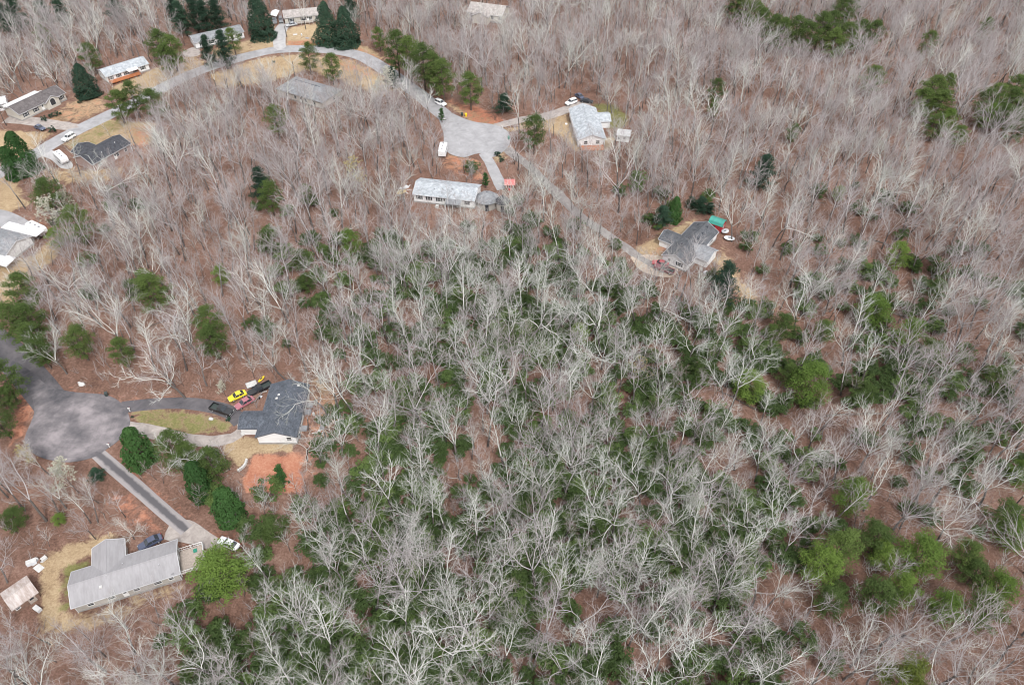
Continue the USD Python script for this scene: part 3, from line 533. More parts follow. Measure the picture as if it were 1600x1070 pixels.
# grey metal roofed ranch house, lower left
a = House((108.6, 913), (272.7, 863.8), 4.1, 7.0, 2.75, 'long beige house with grey metal roof and rear wing, lower left', front=5)
a.main('siding_grey', 'metal_grey', over=.4, trim='trim_grey'); a.skirt()
q = a.L / 2
wx = -q + a.L * 0.37
wx -= .6
a.wing(wx - 2.6, wx + 2.6, 0.2, 7.5, 2.75, 1.3, 'siding_grey', 'metal_grey', trim='trim_grey')
for u, w_ in ((-q + 2.6, 1.0), (-q + 6.2, 1.2), (-q + 10.6, 1.0), (q - 4.0, 1.3), (q - 1.6, .8)): a.window('front', u, 1.15, w_, 1.0)
a.window('left', -1.2, 1.1, 1.0, 1.1); a.door('right', .8, .75); a.window('right', -2, 1.2, .9, 1.0); a.door('front', -q + 8.6, .5)
a.roof_vent(-q + 5.0, -.55); a.vent(-q + 9.0, .4); a.vent(q - 3, -.4)
deck(a, q + .1, q + 4.6, -2.9, 2.3, .9, sides='XyY'); steps(a, q + 4.6, .4, .9, 1, 0)
a.p('satellite_dish', loft([[(q - .9 + .3 * math.cos(t), -3.7 + .06 * math.sin(t), 2.9 + .3 * math.sin(t)) for t in np.arange(10) * .628], [(q - .9 + .05 * math.cos(t), -3.6, 2.9 + .05 * math.sin(t)) for t in np.arange(10) * .628]]), 'scrap_grey')
for k in (-q + .05, q - .05): a.p('downpipe', bar((k, -a.D / 2 - .12, .1), (k, -a.D / 2 - .12, 2.6), .05, 6), 'white_trim')
a.keep(q, q + 6, -3.5, 3)
# old tin roofed shed
sh = House((9, 937), (47, 911), 2.4, 4.6, 1.8, 'old grey shed with weathered tin roof at lower left edge', 'shed', 'shed', front=3)
sh.gable_body(-sh.L / 2, sh.L / 2, -2.3, 2.3, 1.8, .6, 'scrap_brown'); sh.gable_roof(-sh.L / 2, sh.L / 2, -2.3, 2.3, 1.8, .6, 'tin_weathered', over=.25, trim=None); sh.door('front', 1.0, .05, 1.3, 1.9, 'deck_wood'); sh.window('front', -1.5, 1.0, .7, .7)
# dark roofed white house with its gable to the viewer
b = House((428.7, 674.5), (451, 594.7), 4.2, 8.4, 2.6, 'white house with dark shingle roof beside red clay bank', front=8)
b.main('siding_white', 'shingle_dark', over=.3, trim='trim_dark'); b.skirt(); q = b.L / 2
b.wing(-q + 2.6, -q + 7.0, 2.2, 8.6, 2.5, 1.0, 'siding_white', 'shingle_dark', trim='trim_dark')
b.window('left', -2.7, 1.3, 1.0, 1.0)
for u in (-q + 2, -q + 5, q - 5.5, q - 2): b.window('front', u, 1.0, 1.0, 1.2, True)
b.door('front', .6, .45, mat_='shutter_dark'); b.window('front', -1.4, 1.0, .9, 1.2)
b.roof_vent(q - 4, .35); b.roof_vent(q - 5, .42); b.roof_vent(q - .9, -.55)
for u in (-q + 4.2, -q + 9, q - 4): b.p('steps', box(u - .7, u + .7, -5.6, -4.3, -.3, .42), 'scrap_grey')
# white house with pale roof under the cul-de-sac, its porch a flat grey lean-to
d = House((651.5, 283.5), (745.5, 294), 4.6, 8.6, 2.9, 'long white house with pale grey roof below upper turning circle', front=4)
d.main('siding_white', 'shingle_light', over=.3); d.skirt(); q = d.L / 2
for u in (-q + 1.8, -q + 4.8, -q + 8.0): d.window('front', u, 1.3, .9, 1.2, True)
d.window('front', q - 2.2, 1.2, 1.7, 1.2); d.door('front', -q + 9.6, .5)
d.p('porch_roof', hexa([(1.0, -6.9, 2.35), (5.8, -6.9, 2.35), (5.8, -4.45, 2.85), (1.0, -4.45, 2.85), (1.0, -6.9, 2.45), (5.8, -6.9, 2.45), (5.8, -4.45, 2.95), (1.0, -4.45, 2.95)]), 'shingle_grey')
for u in (1.1, 3.4, 5.7): d.p('post', box(u - .07, u + .07, -6.85, -6.7, -1, 2.36), 'white_trim')
d.vent(-q + 6, -.5, 'shutter_dark'); d.vent(2, -.35, 'shutter_dark'); d.p('heat_pump', box(-q + 7.2, -q + 8.1, -6.2, -5.3, -.4, .75), 'scrap_white')
# round gazebos beside it
def gazebo(px, py, r, wall, label, wallm, roofm):
    c = G(px, py, 2.5); t = thing('gazebo', label, 'gazebo', c); th = np.arange(10) * 2 * math.pi / 10
    part(t, 'roof', loft([[(1.18 * r * math.cos(x), 1.18 * r * math.sin(x), wall) for x in th], [(.9 * r * math.cos(x), .9 * r * math.sin(x), wall + .75) for x in th], [(.12 * r * math.cos(x), .12 * r * math.sin(x), wall + 1.9) for x in th]]), roofm)
    part(t, 'wall', loft([[(r * math.cos(x), r * math.sin(x), -1.2) for x in th], [(r * math.cos(x), r * math.sin(x), wall + .02) for x in th]]), wallm)
    part(t, 'finial', cyl(0, 0, wall + 1.85, wall + 2.3, .1, 8), 'shutter_dark'); part(t, 'door', box(-.5, .5, -r * 1.01, -r * .9, -.2, 1.9), 'shutter_dark')
    p_ = Point(c[0], c[1]).buffer(r + 1.5); FOOT.append(p_); CLEAR.append(p_); CLEAR.append(Polygon([(c[0] - r, c[1]), (c[0] + r, c[1]), (c[0] + r, c[1] - 9), (c[0] - r, c[1] - 9)]))
gazebo(761, 309, 3.2, 2.4, 'larger round gazebo with conical grey roof beside pale roofed house', 'siding_grey', 'shingle_grey')
gazebo(785, 314, 2.0, 2.4, 'smaller round gazebo with dark roof and pale wall', 'siding_beige', 'shingle_black')
# faded red metal shed up the drive
rs = House((789, 284), (804, 283), 2.4, 3.0, 2.0, 'faded red shed standing beside the drive among trees', 'shed', 'shed', front=5)
rs.main('scrap_brown', 'faded_red', over=.2, trim=None, cap=False); rs.door('front', 0, .05, 1.0, 1.8, 'red_paint')
# dark roofed house at the end of the gravel lane
e = House((1056, 398), (1104.5, 348.5), 4.4, 7.4, 2.6, 'long white house with dark grey shingle roof by red shed', front=6)
e.main('siding_white', 'shingle_mid', over=.3); e.skirt(); q = e.L / 2
e.wing(q - 12.6, q - 7.6, 1.5, 8.2, 2.4, 1.2, 'siding_white', 'shingle_mid', trim='trim_grey'); e.wing(-q + 5.2, -q + 11.0, -7.4, -1.0, 2.5, 1.35, 'siding_white', 'shingle_grey', trim='trim_grey')
for u in (-q + 3.2, q - 7.5, q - 3.5): e.window('front', u, 1.0, 1.0, 1.3, True)
e.window('left', -1.5, 1.2, 1.0, 1.1, True); e.door('left', 1.6, .45)
for x_, f_ in ((q - 1.6, -.25), (q - 1.5, .5), (q - 5, .35), (q - 5, -.3), (q - 8, -.35), (q - 9.3, .2), (q - 9.8, -.3), (q - 13, .3)): e.roof_vent(x_, f_, 'shutter_dark')
# red garden shed with a green gambrel roof
def gambrel(a_, b_, label):
    s = House(a_, b_, 3.3, 3.2, 2.1, label, 'shed', 'shed', front=4)
    h = s.L / 2; prof = [(-1.6, 2.1), (-1.25, 2.85), (0, 3.3), (1.25, 2.85), (1.6, 2.1)]
    s.p('wall', prism([(-1.6, -.8), (1.6, -.8)] + prof[::-1], -h, h), 'red_paint')
    sl = []
    for (y0, z0), (y1, z1) in zip(prof[:-1], prof[1:]):
        o = np.array([-(z1 - z0), y1 - y0]); o = o / np.hypot(*o) * .09
        sl.append(prism([(y0 * 1.04, z0 + .02), (y1 * 1.04, z1 + .02), (y1 * 1.04 + o[0], z1 + o[1]), (y0 * 1.04 + o[0], z0 + o[1])][::-1], -h - .2, h + .2))
    s.p('roof', cat(*sl), 'metal_green')
    for u in np.linspace(-h + .5, h - .5, 5): s.p('batten', box(u - .05, u + .05, -1.64, -1.6, .1, 2.05), 'dark_log')
    s.door('front', -.3, .05, 1.3, 1.9, 'red_paint'); s.window('right', 0, 1.0, .7, .7)
    return s
gambrel((1112, 338.5), (1132.5, 345.5), 'red barn shed with green gambrel roof, upper right of centre')
# pale grey house in the upper forest
f = House((925.5, 210), (910.5, 163), 4.6, 9.0, 2.9, 'pale grey roofed house in upper forest beside parked cars', front=9)
f.main('siding_white', 'shingle_light', over=.3); f.skirt(); q = f.L / 2
f.wing(q - 9.0, q - 3.0, -8.4, -1.0, 2.6, 1.1, 'siding_white', 'shingle_light'); f.window('left', -2, 1.2, 1.2, 1.2); f.window('left', 2, 1.2, 1.2, 1.2); f.door('back', 0, .45)
for u in (-q + 2.5, -q + 6): f.window('front', u, 1.1, 1.1, 1.3); f.window('back', u, 1.1, 1.1, 1.3)
deck(f, -q - 3.2, -q - .1, -4.0, 4.0, .8, 'deck_orange', 'deck_wood', 'xyY')
s2 = House((965.5, 205), (985, 207.5), 2.7, 4.0, 2.3, 'small white shed right of the pale grey house', 'shed', 'shed', front=5)
s2.main('siding_white', 'metal_white', over=.2); s2.door('front', .5, .05, 1.2, 1.9); s2.window('front', -1.3, .9, .8, .8)
# grey hip roofed house seen through bare trees
g = House((457, 124), (505, 138), 5.0, 11.0, 2.8, 'grey hip roofed house half hidden behind bare trees', front=0, grow=(3.5, 3.5))
h_, k_ = g.L / 2, 5.5; g.p('wall', box(-h_, h_, -k_, k_, -1.5, 2.8), 'siding_beige'); g.skirt()
g.p('roof', (np.array([(-h_ - .4, -k_ - .4, 2.8), (h_ + .4, -k_ - .4, 2.8), (h_ + .4, k_ + .4, 2.8), (-h_ - .4, k_ + .4, 2.8), (-h_ + 5, 0, 5.2), (h_ - 5, 0, 5.2)], float), np.array([(0, 1, 5), (0, 5, 4), (1, 2, 5), (2, 3, 4), (2, 4, 5), (3, 0, 4), (0, 3, 2), (0, 2, 1)])), 'shingle_grey')
g.p('ridge_cap', bar((-h_ + 5, 0, 5.22), (h_ - 5, 0, 5.22), .12, 6), 'shingle_dark')
for u in (-6, -2, 3, 7): g.window('front', u, 1.0, 1.1, 1.2)
g.window('right', 1, 1.0, 1.2, 1.2); g.door('front', .6, .3)
# long tan house at the top
h = House((442.5, 17.5), (499, 12), 4.2, 8.2, 2.8, 'long tan house with pale roof at top behind cedars', front=8)
h.main('siding_beige', 'shingle_tan', over=.3); h.skirt(); q = h.L / 2
for u in (-q + 2.6, -q + 7.8, q - 5.0): h.window('front', u, 1.0, 1.3, 1.2, True)
h.window('front', q - 2, 1.0, 1.0, 1.2); deck(h, -q + 5, -q + 11.5, -6.0, -4.2, .7, 'deck_wood', 'white_trim', 'xyX'); h.door('front', -q + 9.6, .55)
cp = House((425, 20), (431, 20), 3.0, 6.0, 2.5, 'small grey carport at the end of the concrete drive', 'carport', 'carport', front=0, grow=(.6, .6))
cp.gable_roof(-cp.L / 2, cp.L / 2, -3, 3, 2.5, .5, 'metal_white', over=.2, across=True, trim=None)
for x_ in (-cp.L / 2 + .1, cp.L / 2 - .1):
    for y_ in (-2.9, 0, 2.9): cp.p('post', bar((x_, y_, -.5), (x_, y_, 2.5), .05, 6), 'scrap_grey')
# tan house at the top edge
i = House((737, 3.5), (790, 10.5), 5.2, 11.0, 3.0, 'tan house with light roof in trees at top edge', front=9)
i.main('siding_beige', 'shingle_tan', over=.3); i.skirt(); q = i.L / 2
i.wing(-q + 3.0, -q + 10.0, -8.0, -1.0, 2.9, 1.6, 'siding_beige', 'shingle_tan')
for u in (-q + 1.5, 3.5, 7.0): i.window('front', u, 1.1, 1.2, 1.3)
i.window('right', -1, 1.1, 1.2, 1.3); i.door('front', 1.5, .3)
# white ranch house with an end garage
j = House((298.5, 57), (374, 40), 4.0, 8.0, 2.7, 'white ranch house with grey roof behind two cedars, top left', front=7)
j.main('siding_white', 'shingle_grey', over=.3); j.skirt(); q = j.L / 2
for u in (-q + 3, -q + 7, q - 7.5, q - 2.0): j.window('front', u, 1.0, 1.4, 1.2, True)
j.door('front', q - 5, .4, mat_='shutter_dark'); j.p('garage_door', box(-q - .06, -q + .03, -2.2, .8, .05, 2.2), 'white_trim'); j.p('steps', box(q - 4.9, q - 2.9, -5.4, -4.0, -.4, .4), 'concrete')
# white house with an orange deck
k = House((157, 109.5), (222.7, 89.4), 4.0, 8.0, 2.6, 'long white house with grey roof and orange wooden deck', front=10)
k.main('siding_white', 'shingle_light', over=.3); k.skirt(); q = k.L / 2
for u in (-q + 1.6, -q + 4.6, -q + 7.6, q - 5.4, q - 2.4): k.window('front', u, 1.1, .9, 1.2, True)
k.door('front', -q + 9.6, .8); k.p('porch_roof', hexa([(-q + 8, -6.0, 2.6), (-q + 12, -6.0, 2.6), (-q + 12, -4.05, 2.9), (-q + 8, -4.05, 2.9), (-q + 8, -6.0, 2.72), (-q + 12, -6.0, 2.72), (-q + 12, -4.05, 3.02), (-q + 8, -4.05, 3.02)]), 'metal_white')
deck(k, -q + .4, -q + 12.0, -6.6, -4.1, .9, 'deck_orange', 'deck_orange', 'xyX'); k.window('left', -1.5, 1.1, 1.0, 1.2); k.window('left', 2, 1.1, 1.0, 1.2)
# beige house with brown roof, dormer gable and arched window
l = House((15, 167.5), (86, 134.5), 4.4, 8.2, 2.7, 'beige house with brown roof and arched gable window, left', front=12)
l.main('siding_beige', 'shingle_brown', over=.3); l.skirt(); q = l.L / 2
l.wing(q - 8.6, q - 3.4, -5.2, -.5, 2.9, 1.5, 'siding_beige', 'shingle_brown')
th = np.linspace(0, math.pi, 9); arch = [(-1.0, .5)] + [(-1.0 * math.cos(t), 2.1 + 1.0 * math.sin(t)) for t in th] + [(1.0, .5)]
cx_ = q - 6.0; w_ = l.p('arched_window', swapxy(prism([(cx_ + 1.12 * a_, 1.05 + (z_ - .5) * 1.02 - .05) for a_, z_ in arch][::-1], -5.26, -5.15)), 'white_trim'); l.p('pane', swapxy(prism([(cx_ + .95 * a_, 1.05 + (z_ - .5) * .92) for a_, z_ in arch][::-1], -5.29, -5.2)), 'window_glass', w_)
for u in (-q + 2.2, -q + 6.2, q - 1.8): l.window('front', u, 1.0, 1.1, 1.3, True)
l.door('front', q - 9.6, .4); deck(l, -q + 4, q - 2, 4.2, 7.2, .8, 'scrap_white', 'white_trim', 'xYX')
l.p('porch_roof', hexa([(-q + 1, 4.0, 2.7), (q - 4, 4.0, 2.7), (q - 4, 7.6, 2.3), (-q + 1, 7.6, 2.3), (-q + 1, 4.0, 2.82), (q - 4, 4.0, 2.82), (q - 4, 7.6, 2.42), (-q + 1, 7.6, 2.42)]), 'metal_white')
# black roofed brick house
m_ = House((127, 243.5), (186, 211.8), 4.6, 8.6, 2.8, 'brick house with black shingle roof left of the forest', front=15)
m_.main('brick_wall', 'shingle_black', over=.35); m_.skirt('brick_wall'); q = m_.L / 2
m_.wing(-q + 2.0, -q + 8.5, 1.5, 8.4, 2.6, 1.3, 'brick_wall', 'shingle_black')
for u in (-q + 2.4, q - 5.5, q - 2.2): m_.window('front', u, 1.0, 1.0, 1.2)
m_.door('front', 1.0, .3); m_.window('right', -1.5, 1.1, 1.0, 1.2); m_.vent(-2, -.6, 'white_trim'); m_.vent(4, -.4, 'white_trim')
for u in (-q, q): m_.p('corner_board', box(u - .08, u + .08, -4.42, -4.28, -.6, 2.75), 'white_trim')
umb = thing('patio_umbrella', 'pale blue patio umbrella behind the black roofed brick house', 'umbrella', G(173, 249)); th = np.arange(8) * math.pi / 4
part(umb, 'canopy', loft([[(1.5 * math.cos(t), 1.5 * math.sin(t), 2.0) for t in th], [(.08 * math.cos(t), .08 * math.sin(t), 2.6) for t in th]]), 'tarp_white'); part(umb, 'pole', cyl(0, 0, -.1, 2.6, .03, 6), 'chrome')
# house cut by the left edge: grey roof, white carport roof and awning
n = House((-34, 362), (24, 377), 4.3, 9.0, 2.7, 'grey roofed white house cut by left edge beside camper', front=12)
n.main('siding_white', 'shingle_grey', over=.35); n.skirt(); q = n.L / 2
n.p('awning', hexa([(q - 3.4, -8.2, 2.2), (q + 3.6, -8.2, 2.2), (q + 3.6, -4.4, 2.6), (q - 3.4, -4.4, 2.6), (q - 3.4, -8.2, 2.3), (q + 3.6, -8.2, 2.3), (q + 3.6, -4.4, 2.7), (q - 3.4, -4.4, 2.7)]), 'metal_white')
for u in (q - 3.2, q, q + 3.4): n.p('post', box(u - .06, u + .06, -8.1, -7.98, -1, 2.21), 'white_trim')
n.p('carport_roof', box(-q + 2, q + 1.5, 5.2, 8.4, 2.5, 2.62), 'metal_white')
for u in (-q + 3, 0, q + 1): n.p('post', box(u - .06, u + .06, 8.1, 8.22, -1, 2.5), 'white_trim')
n.vent(q - 1, .3); n.window('front', q - 5, 1.0, 1.2, 1.2); n.door('front', q - 1.2, .3); n.keep(q, q + 4, -8.5, 8)
o_ = House((-22, 158), (7, 152), 3.4, 6.0, 2.5, 'small white outbuilding cut by the left edge, upper left', 'shed', 'shed', front=4)
o_.main('siding_white', 'metal_white', over=.25); o_.window('front', 1, 1.0, .9, .9); o_.door('right', 0, .05)

# ------------------------------------------------------------------ vehicles
def ring(x, wb, wm, wt, zb, zm, zt): return [(x, -wb, zb), (x, wb, zb), (x, wm, zm), (x, wt, zt), (x, -wt, zt), (x, -wm, zm)]
def quadbox(p, t):
    """thin plate on four points, thickness t outward"""
    p = np.asarray(p, float); nn = np.cross(p[1] - p[0], p[3] - p[0]); nn /= np.linalg.norm(nn)
    return hexa(list(p - nn * t * .3) + list(p + nn * t))
def vehicle(kind, nose, tail, paint, label, name, catg, group=None):
    A, B = G(*nose, .4), G(*tail, .4); dd = (A - B)[:2]; c = (A + B) / 2; rz = math.atan2(dd[1], dd[0])
    L, W, Hh = {'car': (4.7, 1.82, 1.45), 'suv': (4.8, 1.9, 1.75), 'pickup': (5.8, 2.0, 1.85), 'small': (4.3, 1.75, 1.4)}[kind]
    t = thing(name, label, catg, (c[0], c[1], float(H(c[0], c[1])) + .1), rz, group); P = lambda n_, m, mt, par=None, **k: part(par or t, n_, m, mt, **k)
    h, w = L / 2, W / 2; belt = Hh * (.60 if kind != 'pickup' else .58); hood = belt - (.10 if kind in ('car', 'small') else .04); trunk = belt - .02 if kind in ('car', 'small') else belt
    rear = -h if kind != 'pickup' else -.55
    st = [(h, .80, .34, hood - .22), (h - .12, .90, .26, hood - .10), (h - .55, .97, .24, hood - .03), (.9, 1.0, .24, belt - .02), (.2, 1.0, .24, belt), (-1.0 if kind != 'pickup' else -.5, 1.0, .24, belt)]
    if kind != 'pickup': st += [(-h + .5, .98, .26, trunk), (-h + .1, .92, .30, trunk - .06), (-h, .84, .36, trunk - .22)]
    R = [ring(x, w * s_ * .9, w * s_, w * s_ * .88, zb, .55 if zt > .6 else .5, zt) for x, s_, zb, zt in st]
    body = P('body', loft(R[::-1]), 'paint_' + paint, smooth=35)
    cab0, cab1, top0, top1 = {'car': (1.0, -1.75, .25, -1.05), 'small': (.9, -1.6, .2, -.9), 'suv': (1.05, -2.25, .35, -2.0), 'pickup': (1.05, -.6, .4, -.5)}[kind]
    wl, wt = w * .86, w * .68
    lo = [(cab1, -wl, belt - .03), (cab0, -wl, belt - .03), (cab0, wl, belt - .03), (cab1, wl, belt - .03)]; hi = [(top1, -wt, Hh), (top0, -wt, Hh), (top0, wt, Hh), (top1, wt, Hh)]
    P('cabin', hexa(lo + hi), 'paint_' + paint)
    lerp = lambda a_, b_, s_: np.asarray(a_) + (np.asarray(b_) - np.asarray(a_)) * s_
    def pane(p0, p1, p2, p3, name_, i_=.10):
        q0, q1, q2, q3 = map(np.asarray, (p0, p1, p2, p3)); cc = (q0 + q1 + q2 + q3) / 4
        P(name_, quadbox([lerp(x, cc, i_) for x in (q0, q1, q2, q3)], .015), 'window_glass')
    pane(lo[1], lo[2], hi[2], hi[1], 'windscreen'); pane(lo[3], lo[0], hi[0], hi[3], 'rear_window')
    for (a0, a1, b0, b1) in ((lo[0], lo[1], hi[0], hi[1]), (lo[2], lo[3], hi[2], hi[3])):
        mlo, mhi = lerp(a0, a1, .5), lerp(b0, b1, .5)
        if kind == 'pickup': pane(a0, a1, b1, b0, 'side_window', .12)
        else: pane(a0, mlo, mhi, b0, 'side_window', .12); pane(mlo, a1, b1, mhi, 'side_window', .12)
    wr = .33 if kind in ('car', 'small') else .39
    for x in (h - .95, -h + 1.0):
        for sg in (-1, 1):
            y = sg * (w - .12); tw = P('tyre', tubes([[(x, y - .11, wr - .08), (x, y + .11, wr - .08)]], [[wr, wr]], 14, True), 'tyre'); P('rim', tubes([[(x, y + sg * .10, wr - .08), (x, y + sg * .125, wr - .08)]], [[wr * .62, wr * .55]], 10, True), 'chrome', tw)
    for sg in (-1, 1):
        P('headlight', box(h - .10, h - .01, sg * w * .62 - .17, sg * w * .62 + .17, hood - .30, hood - .16), 'lamp_glass'); P('tail_light', box(-h - .005, -h + .06, sg * w * .68 - .13, sg * w * .68 + .13, belt - .28, belt - .12), 'tail_lamp')
        P('mirror', box(.72, .86, sg * w - .04 + sg * .08, sg * w + .04 + sg * .1, belt - .02, belt + .13), 'paint_' + paint)
    P('bumper', box(h - .06, h + .05, -w * .78, w * .78, .30, .48), 'plastic_dark' if kind != 'pickup' else 'chrome'); P('bumper', box(-h - .05, -h + .06, -w * .78, w * .78, .30, .48), 'plastic_dark' if kind != 'pickup' else 'chrome')
    if kind == 'pickup':
        bd = P('cargo_bed', cat(box(-h, -.58, -w * .9, w * .9, .42, .62), box(-h, -.58, -w * .98, -w * .88, .40, belt), box(-h, -.58, w * .88, w * .98, .40, belt), box(-h, -h + .08, -w * .88, w * .88, .62, belt - .02), box(-.66, -.58, -w * .88, w * .88, .62, belt - .01)), 'paint_' + paint); P('bed_liner', box(-h + .09, -.67, -w * .87, w * .87, .622, .64), 'plastic_dark', bd)
    CLEAR.append(LineString([A[:2], B[:2]]).buffer(1.8)); return t
vehicle('car', (216, 858), (254, 838), 'navy', 'dark blue sedan parked behind the grey metal roofed house', 'sedan', 'car')
vehicle('car', (345, 843), (371, 857), 'white', 'white hatchback on gravel beside the bright round pine', 'hatchback', 'car')
vehicle('pickup', (364, 647), (330, 635), 'black', 'black pickup truck on the drive above oval lawn', 'pickup_truck', 'pickup truck')
vehicle('small', (358, 625), (384, 613.5), 'yellow', 'yellow coupe parked above the black pickup truck', 'coupe', 'car')
vehicle('car', (374, 635), (391, 625), 'pink_red', 'faded red old car beside the yellow coupe', 'old_car', 'car')
vehicle('pickup', (392, 616), (420, 602), 'black', 'black pickup beside the dark roofed white house', 'pickup_truck', 'pickup truck')
vehicle('suv', (97.5, 222), (118, 210.5), 'white', 'white suv on the lane above black roofed brick house', 'suv', 'car')
vehicle('car', (72, 204), (53.5, 197), 'navy', 'dark blue and silver car before the beige house', 'sedan', 'car')
vehicle('suv', (696.5, 165.5), (680.5, 159), 'white', 'white suv at roadside above the upper turning circle', 'suv', 'car')
vehicle('suv', (884.5, 164), (900, 158), 'white', 'white suv with black roof glass beside pale grey house', 'suv', 'car')
vehicle('car', (911, 155.5), (901, 148), 'navy', 'dark blue car behind the pale grey house', 'sedan', 'car')
vehicle('car', (922, 159.5), (911, 158), 'black', 'black car on the turf edge behind pale grey house', 'sedan', 'car')
vehicle('pickup', (430, 38), (428.5, 29), 'grey', 'grey pickup truck in front of the small carport', 'pickup_truck', 'pickup truck')
vehicle('suv', (440, 37), (438.5, 29), 'grey', 'dark grey suv beside the grey pickup truck at top', 'suv', 'car')
vehicle('car', (449, 41), (462, 38), 'silver', 'silver car before the long tan house at top', 'sedan', 'car')
vehicle('car', (1024, 411), (1039, 414), 'red', 'red car on the sandy gravel before white house', 'sedan', 'car')
vehicle('pickup', (1031, 419), (1045, 424), 'dark_red', 'dark red pickup beside the red car', 'pickup_truck', 'pickup truck')
# camper trailer by the left edge
def camper(px0, px1, label, L=None, name='camper_trailer'):
    A, B = G(*px0, 1.5), G(*px1, 1.5); dd = (B - A)[:2]; c = (A + B) / 2; L = L or float(np.hypot(*dd)); t = thing(name, label, 'camper', (c[0], c[1], float(H(c[0], c[1]))), math.atan2(dd[1], dd[0])); h_ = L / 2
    part(t, 'body', loft([[(x, -1.2, z0), (x, 1.2, z0), (x, 1.2, z1), (x, 1.05, z1 + .12), (x, -1.05, z1 + .12), (x, -1.2, z1)] for x, z0, z1 in ((h_, 1.3, 2.3), (h_ - .5, .6, 2.75), (-h_ + .4, .5, 2.85), (-h_, .8, 2.5))][::-1]), 'siding_white')
    for x in (-.5, .4):
        for sg in (-1, 1): part(t, 'tyre', tubes([[(x, sg * 1.12 - .1, .32), (x, sg * 1.12 + .1, .32)]], [[.33, .33]], 12, True), 'tyre')
    part(t, 'hitch', bar((h_ - .3, 0, .6), (h_ + 1.0, 0, .5), .06), 'scrap_grey')
    for x in (-h_ * .5, 0, h_ * .5): part(t, 'window', box(x - .4, x + .4, -1.225, -1.19, 1.5, 2.1), 'window_glass')
    for x in (-h_ * .6, .1, h_ * .55): part(t, 'roof_vent', box(x - .25, x + .25, -.25, .25, 2.9, 3.1), 'scrap_grey')
    CLEAR.append(LineString([A[:2], B[:2]]).buffer(2.0))
camper((46, 352.5), (69, 363), 'white camper trailer beside the house at left edge')
camper((690, 243), (694, 226), 'white box trailer beside the upper turning circle', 6.0, 'box_trailer')
camper((88, 240), (103, 253), 'white trailer on concrete drive beside brick house', 6.2, 'box_trailer')

# ------------------------------------------------------------------ yard things
def kayak(px0, px1, paint, label, catg='kayak', name='kayak', L=None, wd=.38, z=.9):
    A, B = G(*px0, z), G(*px1, z); dd = (B - A)[:2]; c = (A + B) / 2; L = L or float(np.hypot(*dd)); t = thing(name, label, catg, (c[0], c[1], float(H(c[0], c[1])) + z), math.atan2(dd[1], dd[0]))
    xs = np.linspace(-L / 2, L / 2, 9); ww = np.sqrt(np.clip(1 - (xs / (L / 2) * .98) ** 2, .03, 1)) * wd
    part(t, 'hull', loft([[(x, w_, .12 * (1 + abs(x) / L)), (x, w_ * .6, .26), (x, -w_ * .6, .26), (x, -w_, .12 * (1 + abs(x) / L)), (x, -w_ * .5, -.12), (x, w_ * .5, -.12)] for x, w_ in zip(xs, ww)]), paint, 40)
    part(t, 'cockpit', loft([[(.55 * math.cos(a_), .2 * math.sin(a_), .255) for a_ in np.arange(10) * .6283], [(.5 * math.cos(a_), .17 * math.sin(a_), .29) for a_ in np.arange(10) * .6283]]), 'plastic_dark')
    return t
kayak((404, 597), (413, 588), 'plastic_yellow', 'yellow kayak on the load behind dark roofed house')
kayak((1131, 371), (1148, 374), 'tarp_white', 'longer white boat behind the red barn shed', 'boat', 'boat', None, 1.1, .6)
kayak((1129, 364), (1137, 359), 'tarp_white', 'shorter white boat beside the red barn shed', 'boat', 'boat', None, 1.0, .6)
kayak((620, 303), (634, 298), 'straw_bale', 'sand coloured boat left of the pale roofed house', 'boat', 'boat', None, 1.1, .6)
def utility_trailer(px0, px1, label, deckmat):
    A, B = G(*px0, .6), G(*px1, .6); dd = (B - A)[:2]; c = (A + B) / 2; L = float(np.hypot(*dd)); t = thing('utility_trailer', label, 'trailer', (c[0], c[1], float(H(c[0], c[1]))), math.atan2(dd[1], dd[0])); h_ = L / 2
    part(t, 'frame', cat(box(-h_, h_, -.95, -.87, .5, .62), box(-h_, h_, .87, .95, .5, .62), box(-h_, -h_ + .08, -.87, .87, .5, .62), box(h_ - .08, h_, -.87, .87, .5, .62)), 'scrap_grey')
    for k_ in range(6): part(t, 'plank', box(-h_ + .08, h_ - .08, -.86 + k_ * .29, -.86 + k_ * .29 + .27, .56, .6 + .004 * (k_ % 2)), deckmat)
    for sg in (-1, 1): part(t, 'tyre', tubes([[(0, sg * 1.05 - .1, .3), (0, sg * 1.05 + .1, .3)]], [[.32, .32]], 12, True), 'tyre')
    part(t, 'tongue', bar((h_ - .1, 0, .55), (h_ + 1.2, 0, .5), .05), 'scrap_grey'); CLEAR.append(LineString([A[:2], B[:2]]).buffer(1.5))
utility_trailer((393, 625), (404, 612), 'loaded flatbed trailer between old red car and black pickup', 'scrap_brown')
utility_trailer((384.5, 603), (401, 597), 'white flat trailer beside the yellow kayak', 'scrap_white')
def bin_(px, py, matb, label, group=None):
    c = G(px, py, .5); t = thing('trash_bin', label, 'trash bin', c, .4, group)
    part(t, 'body', loft([[(-.26, -.26, 0), (.26, -.26, 0), (.26, .26, 0), (-.26, .26, 0)], [(-.34, -.36, 1.0), (.34, -.36, 1.0), (.34, .36, 1.0), (-.34, .36, 1.0)]]), matb); part(t, 'lid', loft([[(-.37, -.39, 1.0), (.37, -.39, 1.0), (.37, .42, 1.0), (-.37, .42, 1.0)], [(-.33, -.33, 1.1), (.33, -.33, 1.1), (.33, .36, 1.14), (-.33, .36, 1.14)]]), matb)
    for sg in (-1, 1): part(t, 'wheel', tubes([[(sg * .28 - .04, .33, .12), (sg * .28 + .04, .33, .12)]], [[.13, .13]], 8, True), 'tyre')
